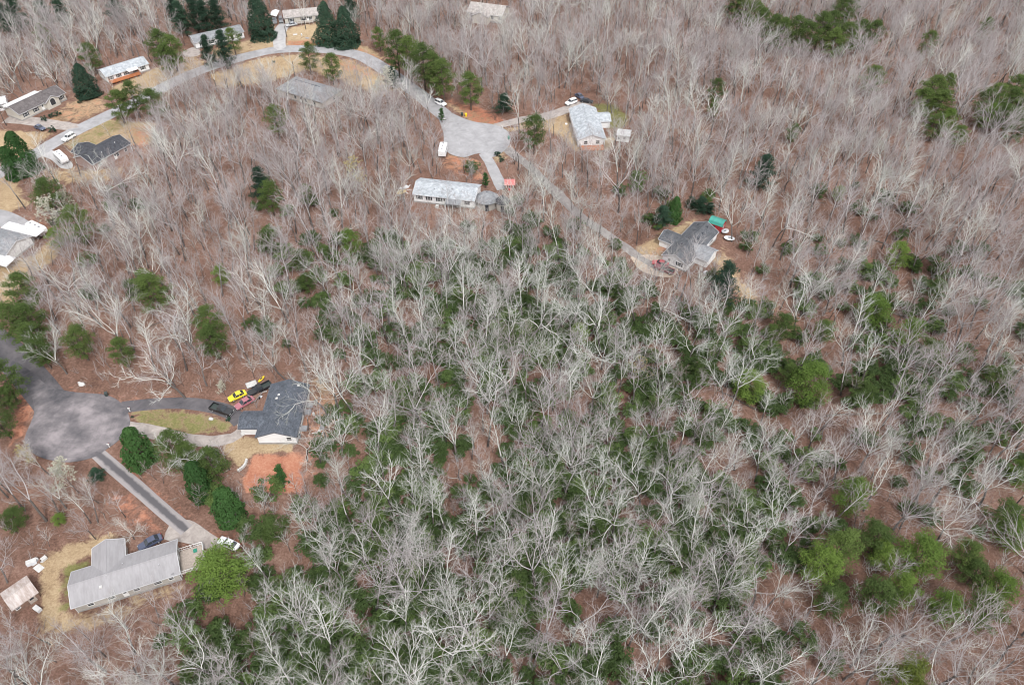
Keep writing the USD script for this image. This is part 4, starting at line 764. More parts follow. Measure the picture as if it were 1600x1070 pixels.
bin_(306, 862, 'plastic_green', 'green trash bin beside the wooden deck, lower left'); bin_(166, 616, 'plastic_dark', 'dark trash bin at the rim of lower turning circle'); bin_(722, 179, 'plastic_dark', 'dark trash bin beside the upper turning circle, left of yellow lidded one'); bin_(728, 180, 'plastic_yellow', 'yellow trash bin beside the upper turning circle'); bin_(795, 216, 'plastic_green', 'dark green trash bin at right rim of upper turning circle')
def mailbox(px, py, label):
    c = G(px, py, .6); t = thing('mailbox', label, 'mailbox', c); part(t, 'post', box(-.06, .06, -.06, .06, -.4, 1.0), 'white_trim'); part(t, 'box', prism([(-.11, 1.0), (.11, 1.0), (.11, 1.15), (.06, 1.24), (-.06, 1.24), (-.11, 1.15)], -.28, .28), 'scrap_white'); part(t, 'flag', box(.1, .2, .115, .135, 1.1, 1.35), 'red_paint')
mailbox(170, 696, 'white mailbox at lower rim of the scuffed turning circle'); mailbox(202, 640, 'white mailbox at the corner of the oval lawn'); mailbox(785, 199, 'pale mailbox beside the gravel drive mouth'); mailbox(512, 66, 'white gate post mailbox left of the short dark drive'); mailbox(528, 66, 'white gate post mailbox right of the short dark drive')
def slab_thing(name, px, py, L, W, Z, matb, label, catg, rz=0.0, group=None, lift=0.0):
    c = G(px, py, Z / 2 + lift); t = thing(name, label, catg, c + [0, 0, lift], rz, group)
    part(t, 'body', loft([[(-L / 2, -W / 2, 0), (L / 2, -W / 2, 0), (L / 2, W / 2, 0), (-L / 2, W / 2, 0)], [(-L / 2, -W / 2, Z * .9), (L / 2, -W / 2, Z * .9), (L / 2, W / 2, Z * .9), (-L / 2, W / 2, Z * .9)], [(-L / 2 + .06, -W / 2 + .06, Z), (L / 2 - .06, -W / 2 + .06, Z), (L / 2 - .06, W / 2 - .06, Z), (-L / 2 + .06, W / 2 - .06, Z)]]), matb); return t
t_ = slab_thing('chest_freezer', 49.5, 878, 1.8, .9, .8, 'tarp_white', 'white chest freezer on litter behind the tin roofed shed', 'freezer', .5); part(t_, 'lid', box(-.92, .92, -.47, .47, .8, .86), 'scrap_white')
t_ = slab_thing('chest_freezer', 58.5, 951, 1.5, .8, .6, 'tarp_white', 'white metal box on ground below the tin roofed shed', 'metal box', -.5); part(t_, 'lid', box(-.77, .77, -.42, .42, .6, .65), 'scrap_white')
def ac(px, py, label):
    t = slab_thing('heat_pump', px, py, .9, .9, .9, 'scrap_grey', label, 'heat pump'); part(t, 'fan_grille', cyl(0, 0, .9, .94, .36, 12), 'plastic_dark')
ac(466.5, 681, 'grey heat pump at the corner of the dark roofed house')
def chair(px, py, label, rz):
    c = G(px, py, .4); t = thing('garden_chair', label, 'chair', c, rz)
    part(t, 'seat', box(-.28, .28, -.28, .28, .38, .43), 'white_trim'); part(t, 'backrest', hexa([(-.28, .26, .43), (.28, .26, .43), (.28, .31, .43), (-.28, .31, .43), (-.26, .40, 1.0), (.26, .40, 1.0), (.26, .45, 1.0), (-.26, .45, 1.0)]), 'white_trim')
    for x in (-.25, .25):
        for y in (-.25, .25): part(t, 'leg', box(x - .03, x + .03, y - .03, y + .03, 0, .38), 'white_trim')
        part(t, 'armrest', box(x - .05, x + .05, -.28, .28, .6, .64), 'white_trim')
chair(513, 651, 'left one of two white garden chairs right of dark roof', .2); chair(521, 651, 'right one of two white garden chairs right of dark roof', -.1)
# scrap lying about the dark roofed house and elsewhere
rng = np.random.default_rng(77); scrap_made = []
WHERE = [(478, 640, 26, 'at right wall of dark roofed house', 24, 9, 34), (503, 690, 12, 'under trees right of dark roofed house', 10, 13, 26), (440, 692, 8, 'below the white gable end of the dark roofed house', 7, 22, 3), (60, 880, 8, 'on litter beside the white chest freezer', 8, 12, 8), (52, 908, 8, 'behind the old tin roofed shed', 8, 9, 12), (408, 614, 6, 'beside the black pickup behind the dark roofed house', 6, 14, 7), (630, 296, 6, 'left of the long pale roofed house', 6, 14, 8), (892, 196, 8, 'in a heap left of the pale grey house', 8, 12, 6), (1096, 428, 5, 'on tan ground below the dark roofed house', 5, 10, 8), (470, 57, 4, 'on the lawn before the long tan house', 4, 10, 3)]
for (px, py, num, where, _, sx, sy) in WHERE:
    for q_ in range(num):
        x, y = px + rng.normal(0, sx * .6), py + rng.normal(0, sy * .6); kind = ['scrap_board', 'scrap_crate', 'scrap_barrel', 'scrap_sheet'][int(rng.integers(4))]; mt = ['scrap_white', 'scrap_white', 'scrap_grey', 'scrap_brown', 'tarp_white'][int(rng.integers(5))]
        tone = {'scrap_white': 'off white', 'scrap_grey': 'grey', 'scrap_brown': 'brown', 'tarp_white': 'white'}[mt]; c = G(x, y); z = float(H(c[0], c[1])); rz = rng.uniform(0, 3)
        if any(shapely.contains_xy(p_, c[0], c[1]) for p_ in FOOT): continue
        s_ = rng.uniform(.7, 1.3)
        if kind == 'scrap_board': m0 = box(-1.0 * s_, 1.0 * s_, -.12, .12, 0, .07)
        elif kind == 'scrap_crate': m0 = cat(box(-.4 * s_, .4 * s_, -.3 * s_, .3 * s_, 0, .42 * s_), box(-.44 * s_, .44 * s_, -.34 * s_, .34 * s_, .42 * s_, .47 * s_))
        elif kind == 'scrap_barrel': m0 = tubes([[(0, 0, 0), (0, 0, .3), (0, 0, .6), (0, 0, .85)]], [[.27, .3, .3, .27]], 10, True)
        else: m0 = hexa([(-.7 * s_, -.5 * s_, 0), (.7 * s_, -.5 * s_, .02), (.7 * s_, .5 * s_, .1), (-.7 * s_, .5 * s_, .05), (-.7 * s_, -.5 * s_, .05), (.7 * s_, -.5 * s_, .07), (.7 * s_, .5 * s_, .17), (-.7 * s_, .5 * s_, .12)])
        v_, f_ = xf(m0, (c[0], c[1], z - .02), rz)
        scrap_made.append((kind, (v_, f_), mt, f'{tone} {kind[6:]}', where, x))
ORD = ['', 'first', 'second', 'third', 'fourth', 'fifth', 'sixth', 'seventh', 'eighth', 'ninth', 'tenth', 'eleventh', 'twelfth']
for kd, m0, mt, what, where, x in scrap_made:
    row = sorted(q[5] for q in scrap_made if q[3] == what and q[4] == where); o_ = row.index(x) + 1
    single(kd, m0, mt, f'{what} {where}' + (f', {ORD[o_]} from left' if len(row) > 1 else ''), kd[6:], f'scrap {where}')
# low retaining wall of white blocks near the clay bank
w0, w1 = G(372, 737), G(386, 718); dd = (w1 - w0)[:2]; L = float(np.hypot(*dd)); t = thing('retaining_wall', 'short curved white block wall left of the red clay bank', 'wall', (w0 + w1) / 2, math.atan2(dd[1], dd[0])); nb = 8
for r_ in range(2):
    for k_ in range(nb): x0 = -L / 2 + L * k_ / nb; y0 = -.5 * math.sin(math.pi * (k_ + .5) / nb); part(t, 'block', box(x0 + .01, x0 + L / nb - .01, y0 - .2, y0 + .2, r_ * .36 - .1, r_ * .36 + .25), 'scrap_white')
# boulder by the turning circle
def rock(px, py, r, label):
    import trimesh
    s = trimesh.creation.icosphere(2, 1.0); v = np.array(s.vertices); v *= (1 + .5 * (meshkit.noise(v * 1.7 + px) - .5))[:, None] * [r, r * .75, r * .6]; c = G(px, py)
    single('boulder', (v + c + [0, 0, r * .2], np.array(s.faces)), 'scrap_white', label, 'boulder', smooth=40)
rock(128.5, 601, .7, 'pale boulder on bank above the scuffed turning circle'); rock(124, 598, .4, 'small pale stone beside boulder above the turning circle'); rock(330, 655, .6, 'white stone at right end of the oval lawn'); rock(380, 678, .6, 'white stone beside the loop drive'); rock(694, 187, .5, 'grey stone at rim of upper turning circle')
# pale fallen logs and snags on the forest floor
LOGS = [((1310, 460), (1338, 415), .2, 0), ((1500, 375), (1538, 415), .28, 0), ((1240, 315), (1290, 318), .2, 1), ((1355, 372), (1408, 390), .22, 1), ((1395, 328), (1440, 327), .16, 0), ((1385, 485), (1420, 498), .14, 0), ((845, 605), (868, 625), .15, 0), ((1240, 395), (1262, 372), .15, 1), ((905, 720), (970, 706), .18, 0), ((1180, 640), (1120, 610), .2, 1), ((560, 1052), (590, 1045), .14, 0), ((1290, 650), (1392, 646), .2, 1), ((865, 118), (945, 78), .22, 1), ((1445, 320), (1400, 330), .16, 1), ((850, 890), (905, 905), .2, 1), ((700, 745), (722, 750), .14, 0), ((235, 510), (262, 500), .18, 1), ((160, 320), (200, 318), .13, 0)]
for n_, (p0, p1, r, dk) in enumerate(LOGS):
    A, B = G(*p0), G(*p1); k_ = np.linspace(0, 1, 6)[:, None]; P_ = A + (B - A) * k_; P_[:, 2] = H(P_[:, 0], P_[:, 1]) + r * .8; P_[1:-1, :2] += np.random.default_rng(n_).normal(0, .15, (4, 2)); c = P_.mean(0)
    where = 'right of the centre' if p0[0] > 1150 else 'near the centre' if p0[0] > 600 else 'on the left side'
    t = thing('fallen_log', f"{'dark' if dk else 'pale'} fallen log {'lying' if n_ % 2 else 'stretched'} on leaf litter {where}, {['first', 'second', 'third', 'fourth', 'fifth', 'sixth', 'seventh', 'eighth', 'ninth', 'tenth', 'eleventh', 'twelfth', 'thirteenth', 'fourteenth', 'fifteenth', 'sixteenth', 'seventeenth', 'eighteenth'][sorted(q[0][0] for q in LOGS).index(p0[0])]} log from left", 'log', c, 0, 'fallen logs on the forest floor')
    part(t, 'trunk', tubes([P_ - c], [np.linspace(r, r * .55, 6)], 7, True), 'dark_log' if dk else 'dead_wood', 40)
    part(t, 'broken_branch', tubes([[P_[3] - c, P_[3] - c + [.5, .8, .5], P_[3] - c + [.7, 1.6, .7]]], [[r * .4, r * .3, r * .12]], 5, True), 'dark_log' if dk else 'dead_wood')

# ------------------------------------------------------------------ trees: growing the kinds
def unit(v): return v / (np.linalg.norm(v) + 1e-9)
class Grow:
    """a bare tree: every branch is a polyline with a radius at each point and a level"""
    def __init__(s, seed): s.r = np.random.default_rng(seed); s.b = []
    def side(s, d, ang, az):
        a = unit(np.cross(d, [0, 0, 1.0] if abs(d[2]) < .95 else [1.0, 0, 0])); c = np.cross(d, a)
        return unit(d * math.cos(ang) + (a * math.cos(az) + c * math.sin(az)) * math.sin(ang))
    def stem(s, p, d, L, r0, r1, lev, n=6, wander=.12, up=.1, tag_=0):
        P = [np.array(p, float)]; D = unit(np.array(d, float)); ds = []
        for _ in range(n - 1):
            D = unit(D + s.r.normal(0, wander, 3) + [0, 0, up]); ds.append(D); P.append(P[-1] + D * L / (n - 1))
        P = np.array(P); s.b.append((lev, P, np.linspace(r0, r1, n), tag_)); return P, ds + [D]
    def at(s, P, t):
        x = t * (len(P) - 1); i = min(int(x), len(P) - 2); return P[i] + (P[i + 1] - P[i]) * (x - i)
    def sprays(s, P, ds, lo, hi, num, L, r0, lev, ang=(.5, .95), up=.12, wander=.13, n=4, tag_=0, shrink=.5, az0=None):
        out = []; az = s.r.uniform(0, 6.28) if az0 is None else az0
        for k in range(num):
            t = lo + (hi - lo) * (k + s.r.uniform(.1, .9)) / num; az += 2.4 + s.r.normal(0, .35)
            d = ds[min(int(t * (len(ds) - 1)), len(ds) - 1)]; l = L * (1 - shrink * (t - lo) / (hi - lo + 1e-9)) * s.r.uniform(.7, 1.25)
            out.append((*s.stem(s.at(P, t), s.side(d, s.r.uniform(*ang), az), l, r0 * s.r.uniform(.8, 1.1), r0 * .3, lev, n, wander, up, tag_), l))
        return out
    def twigs(s, rows, per, L, r, lev=3, ang=(.35, .9)):
        for P, ds, l in rows: s.sprays(P, ds, .15, 1.0, per, L, r, lev, ang, .1, .16, 3, 0, .35)
def bare_tree(seed, kind, Ht):
    g = Grow(seed); R = g.r; k = Ht / 18.0
    if kind == 'spread':
        fork = Ht * R.uniform(.30, .42); P, ds = g.stem((0, 0, -.4), (R.normal(0, .06), R.normal(0, .06), 1), fork + .4, .24 * k + .03, .19 * k, 0, 5, .05, .05)
        nl = int(R.integers(4, 6)); az = R.uniform(0, 6.28)
        for q in range(nl):
            az += 6.283 / nl + R.normal(0, .25); L = (Ht - fork) * R.uniform(.9, 1.12)
            lp, ld = g.stem(P[-1] - [0, 0, R.uniform(0, fork * .2)], g.side(ds[-1], R.uniform(.35, .92), az), L * .94, .085 * k, .02, 1, 9, .10, .05, q + 1)
            sec = g.sprays(lp, ld, .2, .98, 10, L * .52, (.031 * k + .005), 2, (.4, .85), .05, .11, 6, 0, .55)
            ter = []
            for p_, d_, l in sec: ter += g.sprays(p_, d_, .2, 1.0, 5, l * .52, .019, 2, (.4, .9), .05, .12, 4, 0, .4)
            g.twigs(ter, 4, Ht * .06, .0095, 3, (.3, .75)); g.twigs(sec, 4, Ht * .065, .0105, 3, (.3, .75))
    elif kind in ('tall', 'fork', 'lean'):
        lean = R.normal(0, .03, 2) if kind != 'lean' else np.array([.28, .1])
        fk = Ht * .34; P0, d0 = g.stem((0, 0, -.4), (lean[0], lean[1], 1), fk + .4, .22 * k + .03, .17 * k, 0, 5, .03, .02)
        leaders = [(.06, R.uniform(0, 6))] if kind != 'fork' else [(.24, 0.0), (.30, 3.0 + R.normal(0, .4))]
        for q, (an, az) in enumerate(leaders):
            L = (Ht - fk) * R.uniform(.92, 1.0); rr = .14 * k if len(leaders) == 1 else .10 * k
            lp, ld = g.stem(P0[-1], g.side(d0[-1], an, az), L, rr, .02, 1, 11, .06, .07, q + 1)
            ns = 19 if len(leaders) == 1 else 13
            sec = g.sprays(lp, ld, .18, .98, ns, Ht * .31, (.031 * k + .006), 2, (.6, 1.1), .09, .11, 6, 0, .5)
            ter = []
            for p_, d_, l in sec: ter += g.sprays(p_, d_, .2, 1.0, 5, l * .46, .018, 2, (.35, .8), .08, .12, 4, 0, .4)
            g.twigs(ter, 4, Ht * .055, .0095); g.twigs(sec, 4, Ht * .06, .0105)
    elif kind == 'crooked':
        P, ds = g.stem((0, 0, -.4), (R.normal(0, .12), R.normal(0, .12), 1), Ht * .5, .23 * k + .03, .16 * k, 0, 7, .1, .06)
        az = R.uniform(0, 6.28)
        for q in range(4):
            az += 1.6 + R.normal(0, .3); L = Ht * R.uniform(.45, .62)
            lp, ld = g.stem(g.at(P, R.uniform(.7, 1)), g.side(ds[-1], R.uniform(.4, 1.1), az), L, .085 * k, .02, 1, 10, .22, .08, q + 1)
            sec = g.sprays(lp, ld, .22, 1, 8, L * .46, .034 * k, 2, (.45, .95), .08, .2, 7, 0, .5); ter = []
            for p_, d_, l in sec: ter += g.sprays(p_, d_, .25, 1.0, 5, l * .5, .02, 2, (.4, .9), .1, .18, 5, 0, .4)
            g.twigs(ter, 5, Ht * .056, .0095)
    elif kind == 'small':
        P, ds = g.stem((0, 0, -.2), (R.normal(0, .1), R.normal(0, .1), 1), Ht * .9, .075, .015, 0, 8, .09, .06)
        sec = g.sprays(P, ds, .22, .98, 11, Ht * .42, .026, 1, (.45, .9), .13, .13, 6, 1, .55)
        ter = []
        for p_, d_, l in sec: ter += g.sprays(p_, d_, .2, 1.0, 4, l * .45, .013, 2, (.4, .9), .1, .15, 4, 0, .4)
        g.twigs(ter, 4, Ht * .09, .009); g.twigs(sec, 4, Ht * .09, .009)
    elif kind == 'sapling':
        for _ in range(int(R.integers(2, 4))):
            P, ds = g.stem((R.normal(0, .2), R.normal(0, .2), -.2), (R.normal(0, .2), R.normal(0, .2), 1), Ht, .03, .008, 0, 6, .1, .05)
            sec = g.sprays(P, ds, .2, 1, 7, Ht * .45, .013, 1, (.4, .9), .12, .15, 4, 1, .5); g.twigs(sec, 5, Ht * .16, .008)
    return g.b
def tube_group(rows, sides_of):
    by = {}
    for lev, P, R_, _ in rows: by.setdefault((len(P), sides_of[lev]), []).append((P, R_))
    return cat(*[tubes([p for p, _ in v], [r for _, r in v], sd) for (_, sd), v in by.items()])
CLASS = Sdf.Path('/World/tree_kinds'); stage.CreateClassPrim(CLASS)
def kind_bare(name, rows, tm, lm, wm):
    root = f'/World/tree_kinds/{name}'; UsdGeom.Xform.Define(stage, root); sides = {0: 8, 1: 6, 2: 4, 3: 3}
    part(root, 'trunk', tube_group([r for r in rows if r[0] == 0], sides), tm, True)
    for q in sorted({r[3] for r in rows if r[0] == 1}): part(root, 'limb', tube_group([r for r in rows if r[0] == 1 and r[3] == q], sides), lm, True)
    two = [r for r in rows if r[0] == 2]; three = [r for r in rows if r[0] == 3]
    for nm, rows_, mt in (('branches', two, lm), ('twigs', three, wm)):
        if rows_: stage.GetPrimAtPath(part(root, nm, tube_group(rows_, sides), mt)).SetCustomDataByKey('kind', 'stuff')
    top = max(float(r[1][:, 2].max()) for r in rows)
    return root, top
BARE = []
for q, (kd, look, n_) in enumerate([('spread', 'p', 4), ('spread', 'w', 5), ('tall', 'p', 3), ('tall', 'w', 4), ('fork', 'p', 3), ('fork', 'w', 3), ('crooked', 'p', 3), ('crooked', 'w', 2), ('lean', 'w', 2)]):
    for s_ in range(n_):
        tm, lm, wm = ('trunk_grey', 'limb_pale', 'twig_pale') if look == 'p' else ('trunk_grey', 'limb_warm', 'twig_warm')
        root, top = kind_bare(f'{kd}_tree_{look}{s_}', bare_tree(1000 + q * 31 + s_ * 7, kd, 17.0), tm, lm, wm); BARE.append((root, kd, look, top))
SMALL = [kind_bare(f'small_tree_{s_}', bare_tree(2000 + s_, 'small', 8.0), 'trunk_grey', 'limb_warm' if s_ % 2 else 'limb_pale', 'twig_brown' if s_ % 2 else 'twig_warm') for s_ in range(4)]
SAPL = [kind_bare(f'sapling_{s_}', bare_tree(3000 + s_, 'sapling', 3.2), 'limb_warm', 'limb_warm', 'twig_brown' if s_ % 2 else 'twig_warm') for s_ in range(4)]
# evergreen foliage: many leaf-sized faces spread through clumps
def blades(C, N, U, ln, wd):
    """diamond leaves at C, facing N, pointing along U"""
    U = U - N * np.sum(U * N, 1, keepdims=True); U /= np.linalg.norm(U, axis=1, keepdims=True) + 1e-9; W = np.cross(N, U)
    ln = np.broadcast_to(ln, len(C))[:, None]; wd = np.broadcast_to(wd, len(C))[:, None]
    v = np.stack([C - U * ln * .5, C + W * wd * .5 + N * wd * .12, C + U * ln * .5, C - W * wd * .5 + N * wd * .12], 1).reshape(-1, 3); i = np.arange(len(C))[:, None] * 4
    return v, np.vstack([i + [0, 1, 2], i + [0, 2, 3]])
def clumps(rng, cen, rad, per, ln, wd, flat_=.7, upb=.5):
    cen = np.asarray(cen); n = len(cen) * per; d = rng.normal(0, 1, (n, 3)); d /= np.linalg.norm(d, axis=1, keepdims=True); d[:, 2] = np.where(d[:, 2] < -.3, -d[:, 2] * .5, d[:, 2])
    rr = np.repeat(rad, per)[:, None] * (.45 + .6 * rng.random((n, 1)) ** .6); C = np.repeat(cen, per, 0) + d * rr * [1, 1, flat_]
    N = d * .6 + rng.normal(0, .45, (n, 3)) + [0, 0, upb]; N /= np.linalg.norm(N, axis=1, keepdims=True)
    return blades(C, N, d + rng.normal(0, .5, (n, 3)), ln * rng.uniform(.7, 1.3, n), wd * rng.uniform(.7, 1.3, n))
def kind_pine(name, seed, Ht, cw, crown0, nl, per, mat_, cone=0.0, bark_='pine_bark'):
    """loose rounded pine: trunk, limbs and clumps of needles"""
    rng = np.random.default_rng(seed); root = f'/World/tree_kinds/{name}'; UsdGeom.Xform.Define(stage, root); lean = rng.normal(0, .02, 2)
    zz = np.linspace(-.4, Ht * .97, 8); T = np.column_stack([lean[0] * zz + rng.normal(0, .05, 8), lean[1] * zz + rng.normal(0, .05, 8), zz])
    part(root, 'trunk', tubes([T], [np.linspace(.16 + Ht * .008, .03, 8)], 7), bark_, True)
    P, R_, C, rad = [], [], [], []
    az = rng.uniform(0, 6)
    for q in range(nl):
        t = (q + rng.uniform(0, 1)) / nl; z = Ht * (crown0 + (1 - crown0) * t) * .97; az += 2.4 + rng.normal(0, .3)
        prof = (1 - t) ** .8 * .9 + .12 if cone else math.sin(math.pi * min(1, .22 + t * .74)) ** .8
        L = cw / 2 * prof * rng.uniform(.65, 1.15); e = np.array([math.cos(az) * L, math.sin(az) * L, L * rng.uniform(.05, .5)]); o = np.array([np.interp(z, T[:, 2], T[:, 0]), np.interp(z, T[:, 2], T[:, 1]), z])
        pts = np.array([o, o + e * .5 + [0, 0, .1], o + e]); P.append(pts); R_.append([.05, .035, .012])
        for u in (.95, .6) + ((.3,) if cone else ()):
            C.append(o + e * u + rng.normal(0, .15, 3)); rad.append(cw * (.15 if u > .9 else .13) * rng.uniform(.8, 1.25))
    C.append([T[-1][0], T[-1][1], Ht * .97]); rad.append(cw * .13)
    part(root, 'limbs', tubes(P, R_, 4), bark_); part(root, 'crown', clumps(rng, C, np.array(rad), per, .42, .15, .95), mat_)
    return root, Ht, cw
def kind_cone(name, seed, Ht, cw, mat_, n=2600, low=.02, power=.75):
    """dense conical evergreen with lumpy drooping tiers"""
    rng = np.random.default_rng(seed); root = f'/World/tree_kinds/{name}'; UsdGeom.Xform.Define(stage, root)
    part(root, 'trunk', tubes([[(0, 0, -.3), (0, 0, Ht * .5), (0, 0, Ht * .96)]], [[.2, .12, .02]], 7), 'pine_bark', True)
    t = rng.random(n) ** 1.35; az = rng.uniform(0, 6.283, n); lump = meshkit.noise(np.column_stack([np.cos(az) * 2.2, np.sin(az) * 2.2, t * 7.0]) + seed, seed)
    prof = np.minimum((1 - t) ** power, 1.0) * np.clip(t * 9 + .55, 0, 1); r = cw / 2 * prof * (.58 + .75 * lump) * (1 - .5 * rng.random(n) ** 3)
    d = np.column_stack([np.cos(az), np.sin(az), np.zeros(n)]); C = d * r[:, None] + [0, 0, 0]; C[:, 2] = Ht * (low + (1 - low) * t) - r * .12
    N = d * .8 + rng.normal(0, .35, (n, 3)) + [0, 0, .55]; N /= np.linalg.norm(N, axis=1, keepdims=True); U = d + rng.normal(0, .35, (n, 3)) + [0, 0, -.3]
    part(root, 'crown', blades(C, N, U, .55 * rng.uniform(.6, 1.3, n), .32 * rng.uniform(.6, 1.3, n)), mat_, False)
    return root, Ht, cw
def kind_bush(name, seed, Ht, cw, mat_, nc=24, per=52, ln=.36, wd=.19):
    rng = np.random.default_rng(seed); root = f'/World/tree_kinds/{name}'; UsdGeom.Xform.Define(stage, root)
    a = rng.uniform(0, 6.283, nc); r = cw / 2 * .78 * np.sqrt(rng.random(nc)); C = np.column_stack([np.cos(a) * r, np.sin(a) * r, Ht * (.25 + .6 * rng.random(nc)) * (1 - .35 * (r / (cw / 2)) ** 2)])
    stems = [np.array([[rng.normal(0, .12), rng.normal(0, .12), -.2], c * [.5, .5, .55], c]) for c in C[:7]]
    part(root, 'stems', tubes(stems, [[.05, .03, .015]] * len(stems), 4), 'trunk_grey'); part(root, 'foliage', clumps(rng, C, cw * .135 * rng.uniform(.7, 1.4, nc), per, ln, wd, .75, 1.2), mat_)
    return root, Ht, cw
PINES = {'pine': [kind_pine(f'pine_{s_}', 10 + s_, 12.0, 6.6, .22, 34, 74, 'pine_needles') for s_ in range(3)],
         'bright': [kind_pine(f'bright_pine_{s_}', 20 + s_, 10.0, 7.4, .10, 38, 80, 'bright_needles') for s_ in range(2)],
         'yellow': [kind_pine('yellow_pine_0', 30, 11.0, 6.8, .2, 34, 74, 'yellow_needles')],
         'dark': [kind_pine(f'dark_pine_{s_}', 40 + s_, 12.0, 6.0, .12, 36, 64, 'dark_needles', 1.0) for s_ in range(2)],
         'cedar': [kind_cone(f'cedar_{s_}', 50 + s_, 11.0, 6.4, 'cedar_needles', 4400, .0, .42) for s_ in range(2)],
         'spruce': [kind_cone(f'spruce_{s_}', 60 + s_, 14.0, 7.4, 'dark_needles', 5200, .0, .55) for s_ in range(2)],
         'thin': [kind_pine('thin_pine_0', 70, 9.0, 3.2, .2, 20, 30, 'cedar_needles', 1.0)]}
BUSH = [kind_bush(f'laurel_{s_}', 80 + s_, 3.4, 4.6, 'laurel_leaves') for s_ in range(5)]
HEDGE = kind_bush('hedge_0', 90, 1.4, 1.9, 'dark_needles', 10, 60, .22, .1)
def kind_flower(name, seed, Ht, mat_, share=.5, wm='twig_pale'):
    rows = bare_tree(seed, 'small', Ht); root, top = kind_bare(name, rows, 'trunk_grey', 'limb_pale', wm); rng = np.random.default_rng(seed)
    tips = np.array([r[1][-1] for r in rows if r[0] >= 2]); tips = tips[rng.random(len(tips)) < share]
    part(root, 'blossom' if mat_ == 'blossom' else 'buds', clumps(rng, tips, np.full(len(tips), .22), 7, .2, .16, 1.0, .3), mat_); return root, top, Ht * .75
FLOWER = kind_flower('flower_tree_0', 91, 8.0, 'blossom', .8); BUDDING = kind_flower('budding_tree_0', 92, 10.0, 'buds', .45)

# ------------------------------------------------------------------ placing trees
CLEARED = unary_union(CLEAR); shapely.prepare(CLEARED); BUILT = unary_union([p_.buffer(.5) for p_ in FOOT]); shapely.prepare(BUILT)
MARKS = [('the grey metal roofed house', 195, 900), ('the old tin roofed shed', 30, 925), ('the bright round pine', 347, 893), ('the clay bank house', 440, 640), ('the red clay bank', 430, 740), ('the lower turning circle', 120, 660), ('the oval lawn', 285, 655), ('the yellow coupe', 370, 620),
         ('the house at left edge', 30, 375), ('the black roofed brick house', 168, 235), ('the brown roofed house', 55, 160), ('the orange deck house', 195, 112), ('the white ranch house', 340, 58), ('the long tan house', 470, 25), ('the grey hip roofed house', 478, 138), ('the upper turning circle', 745, 215), ('the long pale roofed house', 700, 302), ('the two gazebos', 775, 312), ('the gravel lane', 900, 330),
         ('the pale grey house', 918, 190), ('the tan house at top edge', 760, 15), ('the red barn shed', 1122, 349), ('the barn shed house', 1080, 385), ('the lone dark pine', 1195, 260), ('the small bright pine', 550, 380), ('the pair of stacked pines', 324, 515), ('the lone light pine', 1330, 775), ('the pale hazy pine', 1266, 598), ('the yellow green pine', 1415, 1055),
         ('the twin round pines', 1390, 930), ('the wide light pine', 1437, 868), ('the pine at right edge', 1580, 815), ('the thin pine on the clay', 440, 745), ('the bare red strip', 1360, 648), ('the little red path', 705, 765), ('the small pale round pine', 1365, 487), ('the pine with pale bark', 1420, 522), ('the top right pines', 1290, 48), ('the far right pines', 1575, 170), ('the white blossoming tree', 100, 740)]
MK = np.array([m[1:] for m in MARKS], float)
ONES = ['', 'first', 'second', 'third', 'fourth', 'fifth', 'sixth', 'seventh', 'eighth', 'ninth', 'tenth', 'eleventh', 'twelfth', 'thirteenth', 'fourteenth', 'fifteenth', 'sixteenth', 'seventeenth', 'eighteenth', 'nineteenth']
TENS = {2: ('twenty', 'twentieth'), 3: ('thirty', 'thirtieth'), 4: ('forty', 'fortieth'), 5: ('fifty', 'fiftieth'), 6: ('sixty', 'sixtieth'), 7: ('seventy', 'seventieth'), 8: ('eighty', 'eightieth'), 9: ('ninety', 'ninetieth')}
def nth(n): return ONES[n] if n < 20 else TENS[n // 10][1] if n % 10 == 0 else TENS[n // 10][0] + '-' + ONES[n % 10]
ORDS = ['closest'] + [nth(n) + ' closest' for n in range(2, 99)]
class Labels:
    """labels that say which one: its look, and how close it stands to the nearest thing one can find"""
    def __init__(s): s.rows = []
    def add(s, phrase, px, py):
        d = np.hypot(MK[:, 0] - px, MK[:, 1] - py); k = int(np.argmin(d)); dx, dy = px - MK[k, 0], py - MK[k, 1]
        way = ('right of' if dx > 0 else 'left of') if abs(dx) > abs(dy) else ('in front of' if dy > 0 else 'behind')
        s.rows.append([phrase, MARKS[k][0], way, float(d[k])]); return len(s.rows) - 1
    def text(s):
        out = []
        for ph, mk, way, d in s.rows:
            row = sorted(q[3] for q in s.rows if q[0] == ph and q[1] == mk and q[2] == way); o = row.index(d)
            out.append(f'{ph} {way} {mk}' if len(row) == 1 else f'{ph}, {ORDS[o]} {way} {mk}')
        return out
def instance(name, src, loc, rz, sc, label, catg, group, tilt=0.0):
    tr = random.Random(f'{loc[0]:.2f} {loc[1]:.2f}')
    x = UsdGeom.Xform.Define(stage, numbered('/World/' + name)); x.AddTranslateOp().Set(Gf.Vec3d(*map(float, loc))); x.AddRotateXYZOp().Set(Gf.Vec3f(tr.gauss(0, tilt), tr.gauss(0, tilt), math.degrees(rz))); x.AddScaleOp().Set(Gf.Vec3f(*map(float, np.broadcast_to(sc, 3))))
    x.GetPrim().GetReferences().AddInternalReference(src); x.GetPrim().SetInstanceable(True); tag(x, label, catg, group)
